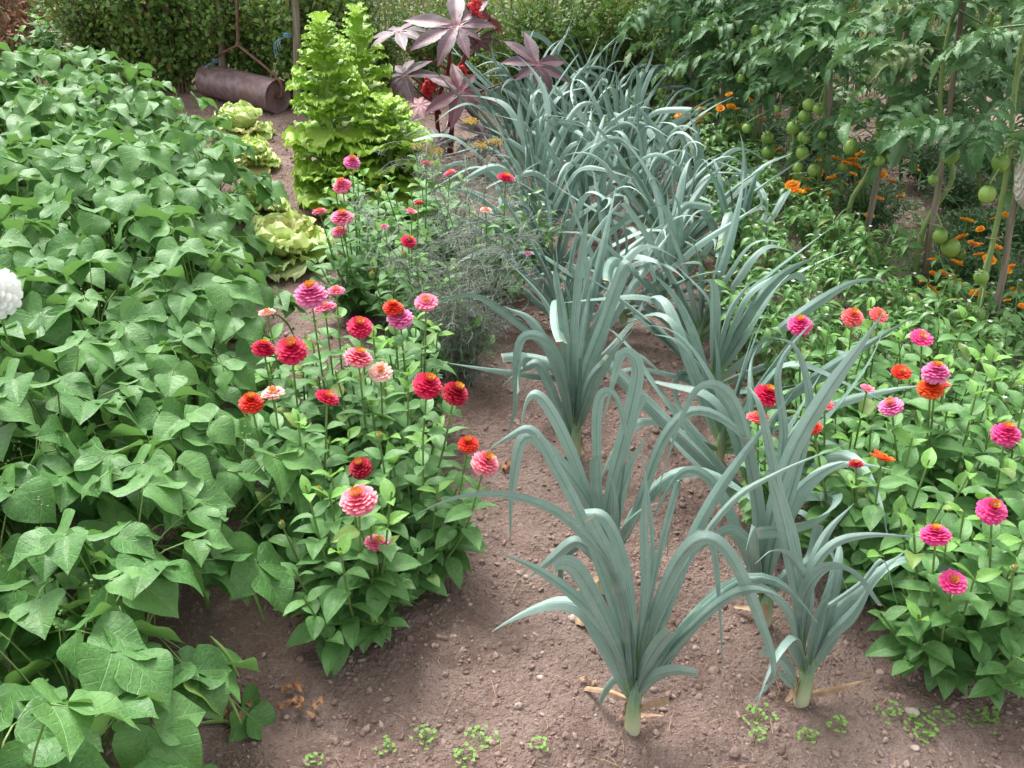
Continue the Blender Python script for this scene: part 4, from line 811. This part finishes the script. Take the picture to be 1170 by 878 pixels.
# ------------------------------------------------------------------ fennel and dill
def fennel(label, base, tips, seed, wisps=220, umb=()):
    R = rs(seed); b = hz(G(*base)); t = thing('fennel_plant', label, 'fennel', b, 'wispy fennel and dill between zinnias and leeks'); ms = MB(); mf = MB()
    for (px, py, dy) in tips:
        tip = Q(px, py, b[1] + dy) - b; P = curve([R.randn(3) * [.02, .02, 0], tip * [.4, .4, .5] + [0, 0, .03], tip], 12); ms.add(*tube(P, [.003, .0022, .0010], 5), rnd=(R.rand(), 0))
        for j in range(int(wisps / len(tips))):
            k = .15 + .8 * R.rand(); p = np.array([np.interp(k * 11, range(12), P[:, c]) for c in range(3)]); a = R.rand() * 6.28; L = .05 + .08 * R.rand()
            d = nrm([math.cos(a), math.sin(a), .1 + .5 * R.rand()]); q = p + d * L + [0, 0, -L * .25]; mf.add(*tube(curve([p, p + d * L * .6, q], 4), [.0009, .0005], 3), rnd=(R.rand(), 0))
            for _ in range(11):
                s_ = R.rand() ** .6; o = p + (q - p) * s_; e = nrm(d + R.randn(3) * .8) * (.018 + .03 * R.rand()); mf.add(*tube(np.array([o, o + e]), [.0008, .0004], 3), rnd=(R.rand(), 0))
    ms.build('stem', M['fen'], t); mf.build('foliage', M['fen'], t)
    for (px, py, rd) in umb:
        c_ = Q(px, py, b[1]) - b; m = MB()
        for i in range(26):
            a = i * 2.4; r_ = rd * math.sqrt((i + .5) / 26); e = c_ + [r_ * math.cos(a), r_ * math.sin(a), .01 - r_ * .2]; m.add(*tube(np.array([c_ - [0, 0, .035], e]), [.0006, .0005], 3), mat=0)
            for _ in range(5): m.add(*ball(e + R.randn(3) * .005, .0028, 4, 5), mat=1)
        m.build('umbel', [M['fen'], M['umb']], t)
fennel('grey bronze fennel with fine feathery leaves right of the near zinnia clump', (530, 440), [(548, 235, .05), (500, 260, 0), (590, 300, .1), (455, 290, .05), (520, 330, -.05), (560, 350, .0), (400, 225, .2), (610, 240, .2), (480, 345, -.03)], 1, 420)
fennel('second wispy fennel behind, its bare stalks crossing the red zinnia', (545, 375), [(560, 150, .1), (530, 180, 0), (480, 160, .1), (600, 190, .1), (570, 280, 0), (450, 130, .2), (505, 260, 0)], 2, 300)
fennel('dill with small orange yellow umbels before the castor bean', (520, 265), [(490, 170, 0), (535, 160, 0), (563, 165, 0)], 3, 60, [(482, 168, .045), (497, 174, .04), (548, 168, .035), (565, 163, .035), (538, 140, .03)])

# green nose of small leafy plant with white blossoms beside the fennel
f, s_, b = pepper_mesh(77); t = thing('pepper_plant', 'small bright green plant with white blossoms left of the leeks behind the fennel', 'pepper plant', hz(G(598, 330)), 'pepper plants between the leeks and the tomatoes'); link('foliage', f, t); link('stem', s_, t); [link('blossom', q, t) for q in b]

# ------------------------------------------------------------------ white dahlia at the left edge
w = Q(-6, 335, 2.2); t = thing('dahlia', 'large white double bloom at the left frame edge above the beans', 'dahlia', hz((w[0] - .02, w[1] + .03))); tb = np.array(t.location)
fm, cm = FM['dome'][0]; f = link('flower_head', fm, t, tuple(w - tb)); f.scale = (.068,) * 3; f.rotation_euler = (1.0, .3, 0); f.material_slots[0].link = 'OBJECT'; f.material_slots[0].material = PET['white']
m = MB(); m.add(*tube(curve([(0, 0, 0), (0, 0, .3), w - tb - [0, 0, .02]], 10), [.005, .003], 6)); m.build('stem', M['zin_stem'], t)

# ------------------------------------------------------------------ garden roller
n = NT('rusty_steel'); a = n.noise(7., 6., .7); b_ = n.noise(26., 5.); c = n.mix(n.sm(b_, .3, .7), (.13, .075, .08), (.24, .16, .17)); c = n.mix(n.sm(a, .5, .66, 0, .8), c, (.20, .10, .065)); M['rust'] = n.finish(c, .45, b_, .3, .003, 0, None, .6)
M['rod'] = plain('rusty_rod', (.10, .05, .035), (.17, .09, .06), 40, .8)
A = G(216, 122); B = G(320, 128); rdr = .100; A = np.array([A[0] + .05, A[1], rdr]) + [0, .30, 0]; B = np.array([B[0], B[1], rdr]); cen = (A + B) / 2; ax = nrm(B - A); hl = np.linalg.norm(B - A) / 2
t = thing('garden_roller', 'rusty steel garden roller lying on the soil in front of the hedge', 'roller', (cen[0], cen[1], 0)); off = np.array([0, 0, rdr - .01])
m = MB(); ss = np.array([-1, -.985, -.97, -.5, 0, .5, .97, .985, 1]) * hl; P = off + ax * ss[:, None]
m.add(*tube(P, np.array([.985, 1, 1.0, 1, 1, 1, 1., 1, .985]) * rdr, 48)); 
for e in (-1, 1):
    q = off + ax * hl * e; m.add(*tube(np.array([q, q - ax * e * .02, q - ax * e * .021, q - ax * e * .022]), [rdr * .985, rdr * .93, rdr * .5, .01], 48))
m.build('drum', M['rust'], t)
m = MB(); m.add(*tube(np.array([off - ax * (hl + .03), off + ax * (hl + .03)]), [.010, .010], 8)); m.build('axle', M['rod'], t)
apex = Q(272, 52, cen[1] - .05) - np.array([cen[0], cen[1], 0]); m = MB()
for e in (-1, 1): m.add(*tube(curve([off + ax * (hl + .025) * e, off + ax * (hl + .01) * e + [0, .02, .10], apex], 8), [.008, .008], 7))
tp = Q(270, -20, cen[1] - .0) - np.array([cen[0], cen[1], 0]); m.add(*tube(np.array([apex, tp]), [.010, .010], 8)); m.add(*tube(np.array([tp - [.16, 0, 0], tp + [.16, 0, 0]]), [.012, .012], 8)); m.build('handle', M['rod'], t)

# posts with blue twine
for lb, a, b in (('weathered round post with blue twine, right of the roller', (338, 128), (339, -10)), ('grey post with a blue twine behind the roller', (253, 110), (252, -10))):
    A = hz(G(*a)); Bp = Q(b[0], b[1], A[1]); t = thing('fence_post', lb, 'post', A, 'posts along the hedge'); m = MB(); m.add(*tube(curve([(0, 0, -.05), (Bp - A) * .5 + [.004, 0, 0], Bp - A + [0, 0, .15]], 10), [.024, .021], 12)); m.build('post', M['wood'], t)
    z = .42 if a[0] > 300 else .2; an = np.linspace(0, 20, 50); m = MB(); m.add(*tube(np.stack([.025 * np.cos(an) , .025 * np.sin(an), z + .0016 * an], -1), [.003], 4))
    for k in range(4): m.add(*tube(curve([(-.025, -.01, z), (-.05 - .01 * k, -.02, z - .01 * k), (-.04 - .012 * k, -.03, z - .05 - .02 * k)], 5), [.002, .0015], 4))
    m.build('twine', M['blue'], t)

# ------------------------------------------------------------------ hedge shrubs behind
hl_ = leaf(P_OV, .72, 4, 3, fold=.25, bend=.5)
def shrub_mesh(seed, nb=36, wid=.42, hgt=1.0, per=120, ls=.034):
    R = rs(seed); mf = MB(); ms = MB()
    for i in range(nb):
        a = i * 2.4 + R.rand(); rr = wid * math.sqrt((i + .5) / nb); tip = np.array([rr * math.cos(a) , rr * math.sin(a) * .7, hgt * (.45 + .55 * R.rand())]); m1 = tip * [.3, .3, .45] + R.randn(3) * .03
        P = curve([R.randn(3) * [.05, .05, 0], m1, tip], 12); ms.add(*tube(P, [.007, .004, .0018], 5), rnd=(R.rand(), 0)); cl = R.rand()
        for j in range(per):
            k = .12 + .88 * R.rand(); p = np.array([np.interp(k * 11, range(12), P[:, c]) for c in range(3)]) + R.randn(3) * .035; d = nrm(R.randn(3) + [0, 0, .1]); mf.put(hl_, p, d, nrm(R.randn(3) * .6 + [0, -.4, 1]), ls * (.6 + .7 * R.rand()), (np.clip(cl * .6 + R.rand() * .4, 0, 1), R.rand()))
    return mf.mesh('foliage', M['hedge']), ms.mesh('branch', M['bark'])
SM = [shrub_mesh(k) for k in range(4)]
hs = [(118, 96, 'hedge shrub at the left end of the hedge above the beans'), (160, 100, 'hedge shrub second from the left end, dense and dark'), (205, 104, 'hedge shrub left of the roller handle'), (246, 106, 'hedge shrub behind the post with the blue strip'), (295, 106, 'hedge shrub directly behind the roller drum'),
      (345, 118, 'hedge shrub behind the round post beside the tallest lettuce'), (395, 105, 'hedge shrub behind the tops of the bolted lettuces'), (590, 125, 'hedge shrub right behind the castor bean plant'), (635, 130, 'dense green hedge shrub over the farthest leek tips'), (685, 132, 'hedge shrub with dark bare stems low down behind the leeks'),
      (735, 132, 'hedge shrub behind the farthest tomato plant'), (790, 120, 'hedge shrub behind the three pale green tomatoes'), (660, 112, 'rear hedge shrub between the two dense ones'), (850, 112, 'hedge shrub behind the curled tomato leaves'), (440, 98, 'low hedge shrub seen between the lettuces and the castor bean'), (490, 102, 'hedge shrub behind the left castor bean leaves'), (540, 108, 'hedge shrub behind the red castor seed clusters'), (920, 110, 'hedge shrub at the right end behind the tomato row'), (720, 110, 'rear hedge shrub with yellowing leaf tips')]
R = rs(5)
for i, (px, py, lb) in enumerate(hs):
    t = thing('hedge_shrub', lb, 'shrub', hz(G(px, py)), 'shrubs of the hedge along the back', R.randn() * .4 + (3.14 if i % 2 else 0), (.9 + .25 * R.rand()) * (.8 if 580 < px < 750 else .62 if 430 < px < 550 else 1)); link('foliage', SM[i % 4][0], t); link('branch', SM[i % 4][1], t)

# a leafy nettle-like plant at the far left, dead stems
zinnia('dark leafy weed standing behind the far end of the bean bed', G(62, 82), [], 7, 91, 'leafy weeds along the bank', 1.3, .2, .35)
zinnia('leafy green weed under the hedge right of the farthest leeks', G(705, 165), [], 8, 92, 'leafy weeds along the bank', 1., .22, .25)
zinnia('leafy green weed at the foot of the farthest tomato plant', G(745, 160), [], 8, 93, 'leafy weeds along the bank', 1., .22, .25)

# grass on the bank
M['grass'] = plain('bank_grass', (.07, .105, .03), (.19, .18, .09), 3, .8, .15, 0)
R = rs(14); mb = MB()
for i in range(20000):
    y = 6.3 + 5.5 * R.rand() ** 1.3; x = (R.rand() - .5) * y * 1.5
    if y < 6.9 and -2.6 < x < -.6: continue
    h = (.06 + .22 * R.rand() ** 2) * (1 + .5 * (y > 7.5)); p = np.array([x, y, float(soil_h(x, y))]); d = R.randn(2) * .35 * h
    P = np.array([p, p + [d[0] * .3, d[1] * .3, h * .6], p + [d[0], d[1], h]]); mb.add(*ribbon(P, [.006, .005, .001], (1, R.randn(), 0), .1, 2), rnd=(R.rand(), 0))
tag(mb.build('bank_grass', M['grass']), 'rough green and straw coloured grass on the bank behind the hedge', 'grass', kind='stuff')
M['fern'] = plain('brown_bracken', (.16, .07, .04), (.26, .13, .07), 20, .9, .1, 0)
mb = MB()
for i in range(2600):
    p = G(-40 + 130 * R.rand(), 20 + 62 * R.rand()); p = hz(p) + [0, 0, .12 * R.rand()]; mb.put(ml, p, nrm(R.randn(3)), nrm(R.randn(3) + [0, 0, 1]), .05 + .06 * R.rand(), (R.rand(), 0))
tag(mb.build('dead_bracken', M['fern']), 'reddish brown dead plant litter on the bank at the top left', 'litter', kind='stuff')
# low weeds among the peppers
R = rs(8); mb = MB()
for i in range(5200):
    px, py = 770 + 400 * R.rand(), 190 + 320 * R.rand()
    if px < 740 + (py - 180) * .35 or py < 175 + (px - 790) * .22: continue
    p = hz(G(px, py)) + [0, 0, .01 + .05 * R.rand()]; d = nrm(R.randn(3) * [1, 1, .5] + [0, 0, .3]); mb.put(plf[i % 4], p, d, nrm(R.randn(3) * .4 + [0, 0, 1]), .018 + .022 * R.rand(), (R.rand(), R.rand()))
tag(mb.build('ground_weeds', M['pep']), 'low creeping green weeds under the pepper plants', 'weeds', kind='stuff')

# ------------------------------------------------------------------ small things on the soil
sl = leaf([(0, .2), (.3, .6), (.6, 1.), (.8, .9), (1, .3)], .8, 5, 4, fold=.1, bend=.5)
for i, (px, py, s_, lb) in enumerate([(487, 846, 1.3, 'parsley-like seedling below the dark damp spot'), (550, 852, 1.5, 'largest bright seedling at the bottom centre'), (442, 857, .8, 'tiny seedling furthest left on the bare soil'), (530, 872, 1., 'seedling cut by the bottom edge'),
        (617, 866, .7, 'tiny lone seedling left of the nearest leek base'), (866, 824, 1.5, 'seedling pair under the hanging leek tip'), (863, 846, .6, 'speck of a seedling below the pair'), (925, 842, .9, 'seedling below the second leek'), (958, 832, .9, 'seedling right of the dry leek leaf'), (1017, 818, 1.2, 'seedling left of the pale clod'),
        (1048, 826, 1.6, 'widest seedling patch by the pale clod'), (1060, 841, 1., 'seedling touching the white stone'), (1077, 824, .9, 'seedling right of the widest patch'), (1122, 822, 1.4, 'seedling by the lower right zinnias'), (1132, 818, .9, 'seedling beside the one by the lower right zinnias'), (358, 868, .7, 'seedling by the bean pod at the bottom left')]):
    R = rs(900 + i); t = thing('seedling', lb, 'seedling', hz(G(px, py)), 'bright green seedlings on the bare soil'); m = MB(); ms = MB()
    for j in range(int(9 * s_) + 2):
        a = j * 2.4; r_ = .024 * s_ * R.rand() ** .7; e = np.array([r_ * math.cos(a), r_ * math.sin(a), .012 + .012 * R.rand() - r_ * .3]); ms.add(*tube(curve([(0, 0, 0), e * [.5, .5, 1], e], 4), [.0006, .0005], 3))
        for q in (-.9, 0, .9): m.put(sl, e, (math.cos(a + q), math.sin(a + q), .25 + .3 * R.rand()), (0, 0, 1), .005 + .003 * R.rand(), (R.rand(), 0))
    m.build('foliage', M['weed'], t); ms.build('stem', M['bean_stem'], t)
def flake(name, lb, cat, px, py, size, mat, seed, n_=1, grp=None):
    R = rs(seed); m = MB(); b = hz(G(px, py))
    for i in range(n_): m.put(leaf(P_OV, .55, 9, 7, fold=.4, bend=2.2, wave=1.1, twist=.8, pucker=.05, seed=seed + i), R.randn(3) * [size * .3 * n_ ** .5, size * .2 * n_ ** .5, 0] + [0, 0, .006 + .004 * i], nrm([R.randn(), R.randn(), .1]), nrm(R.randn(3) * .3 + [0, 0, 1]), size * (.7 + .5 * R.rand()), (R.rand(), 0))
    return tag(m.build(name, M[mat], None, tuple(b)), lb, cat, grp)
flake('dead_leaf', 'crumpled orange-brown dead leaf on the soil right of the bean corner', 'dead leaf', 338, 803, .026, 'dry', 1, 13); flake('dead_leaf', 'brown dead leaf tucked under the bean leaves beside the fallen pod', 'dead leaf', 272, 820, .026, 'dry', 2, 9)
flake('dead_leaf', 'pale papery leek sheath left of the nearest leek base', 'dead leaf', 670, 787, .03, 'straw', 3, 2); flake('dead_leaf', 'long tan dead leaf behind the nearest leek', 'dead leaf', 662, 710, .05, 'straw', 4, 2); flake('dead_leaf', 'brown dead leaf on the soil under the third leek', 'dead leaf', 583, 530, .04, 'dry', 5, 2)
b = hz(G(258, 829)); m = MB(); m.add(*tube(curve([(-.055, 0, .008), (0, .004, .01), (.055, .0, .008)], 10), [.001, .004, .004, .0035, .0008], 7)); tag(m.build('bean_pod', M['pod'], None, tuple(b)), 'single green bean pod fallen on the soil at the bottom left', 'bean pod')
for i, (px, py, s_, lb) in enumerate([(1047, 852, .009, 'white stone at the bottom right below the seedlings'), (1042, 815, .014, 'pale clod between two seedlings'), (601, 655, .007, 'small white shard left of the leeks'), (519, 726, .006, 'tiny white chip on bare soil'), (537, 684, .006, 'small pink chip above the white chip'), (655, 705, .012, 'grey clod left of the nearest leek'),
        (617, 775, .008, 'grey pebble left of the nearest leek shaft'), (985, 292, .03, 'tan stone at the foot of the forked tomato'), (1000, 282, .024, 'smaller tan stone beside the one at the forked tomato')]):
    v, f, u = ball((0, 0, 0), (1, .8, .6), 9, 12); v = v * (1 + .3 * vnoise(v[:, 0] * 2 + i * 9, v[:, 1] * 2 + v[:, 2])[:, None]) * s_; m = MB(); m.add(v, f, u, (0, 0)); tag(m.build('stone', M['stone'], None, tuple(hz(G(px, py)) + [0, 0, s_ * .3])), lb, 'stone')
R = rs(44); mb = MB()
for i in range(260):
    px, py = 220 + 900 * R.rand(), 480 + 400 * R.rand(); p = hz(G(px, py)) + [0, 0, .004]; a = R.rand() * 3.14; L = .008 + .03 * R.rand() ** 2; d = np.array([math.cos(a), math.sin(a), 0]) * L; mb.add(*tube(curve([p - d, p + [0, 0, .003], p + d + R.randn(3) * .003], 5), [.0007, .0005], 4), rnd=(R.rand(), 0))
tag(mb.build('straw_bits', M['straw']), 'scattered bits of dry straw and root on the bare soil', 'straw', kind='stuff')

# ------------------------------------------------------------------ light, sky, camera
wd = bpy.data.worlds.new('World'); S.world = wd; wd.use_nodes = True; nt = wd.node_tree; bg = nt.nodes['Background']
sk = nt.nodes.new('ShaderNodeTexSky'); sk.sky_type = 'NISHITA'; sk.sun_disc = False; sk.sun_elevation = RA(58); sk.sun_rotation = RA(-30); sk.air_density = 1.; sk.dust_density = 4.; sk.ozone_density = .6
hs_ = nt.nodes.new('ShaderNodeHueSaturation'); hs_.inputs['Saturation'].default_value = .12; nt.links.new(sk.outputs[0], hs_.inputs['Color']); nt.links.new(hs_.outputs[0], bg.inputs[0]); bg.inputs[1].default_value = .15
su = bpy.data.lights.new('sun', 'SUN'); su.energy = 1.3; su.angle = RA(24); su.color = (1, .965, .91); so = link('sun', su)
el, az = RA(58), RA(-30); dirv = Vector((math.sin(az) * math.cos(el), math.cos(az) * math.cos(el), math.sin(el))); so.rotation_euler = dirv.to_track_quat('Z', 'Y').to_euler()
cam = bpy.data.cameras.new('camera'); co = link('camera', cam, None, (0, 0, H)); co.rotation_euler = (math.pi / 2 - PITCH, 0, 0); cam.sensor_width = 36; cam.sensor_fit = 'HORIZONTAL'; cam.lens = 36 * F / 1170; cam.clip_start = .05; cam.clip_end = 400
S.camera = co
S.view_settings.view_transform = 'Standard'; S.view_settings.look = 'None'; S.view_settings.exposure = 1.5; S.view_settings.gamma = 1; S.view_settings.use_curve_mapping = False
S.render.engine = 'CYCLES'; S.cycles.use_denoising = True; S.cycles.max_bounces = 5; S.cycles.diffuse_bounces = 3; S.cycles.glossy_bounces = 2; S.cycles.transmission_bounces = 4; S.cycles.caustics_reflective = False; S.cycles.caustics_refractive = False
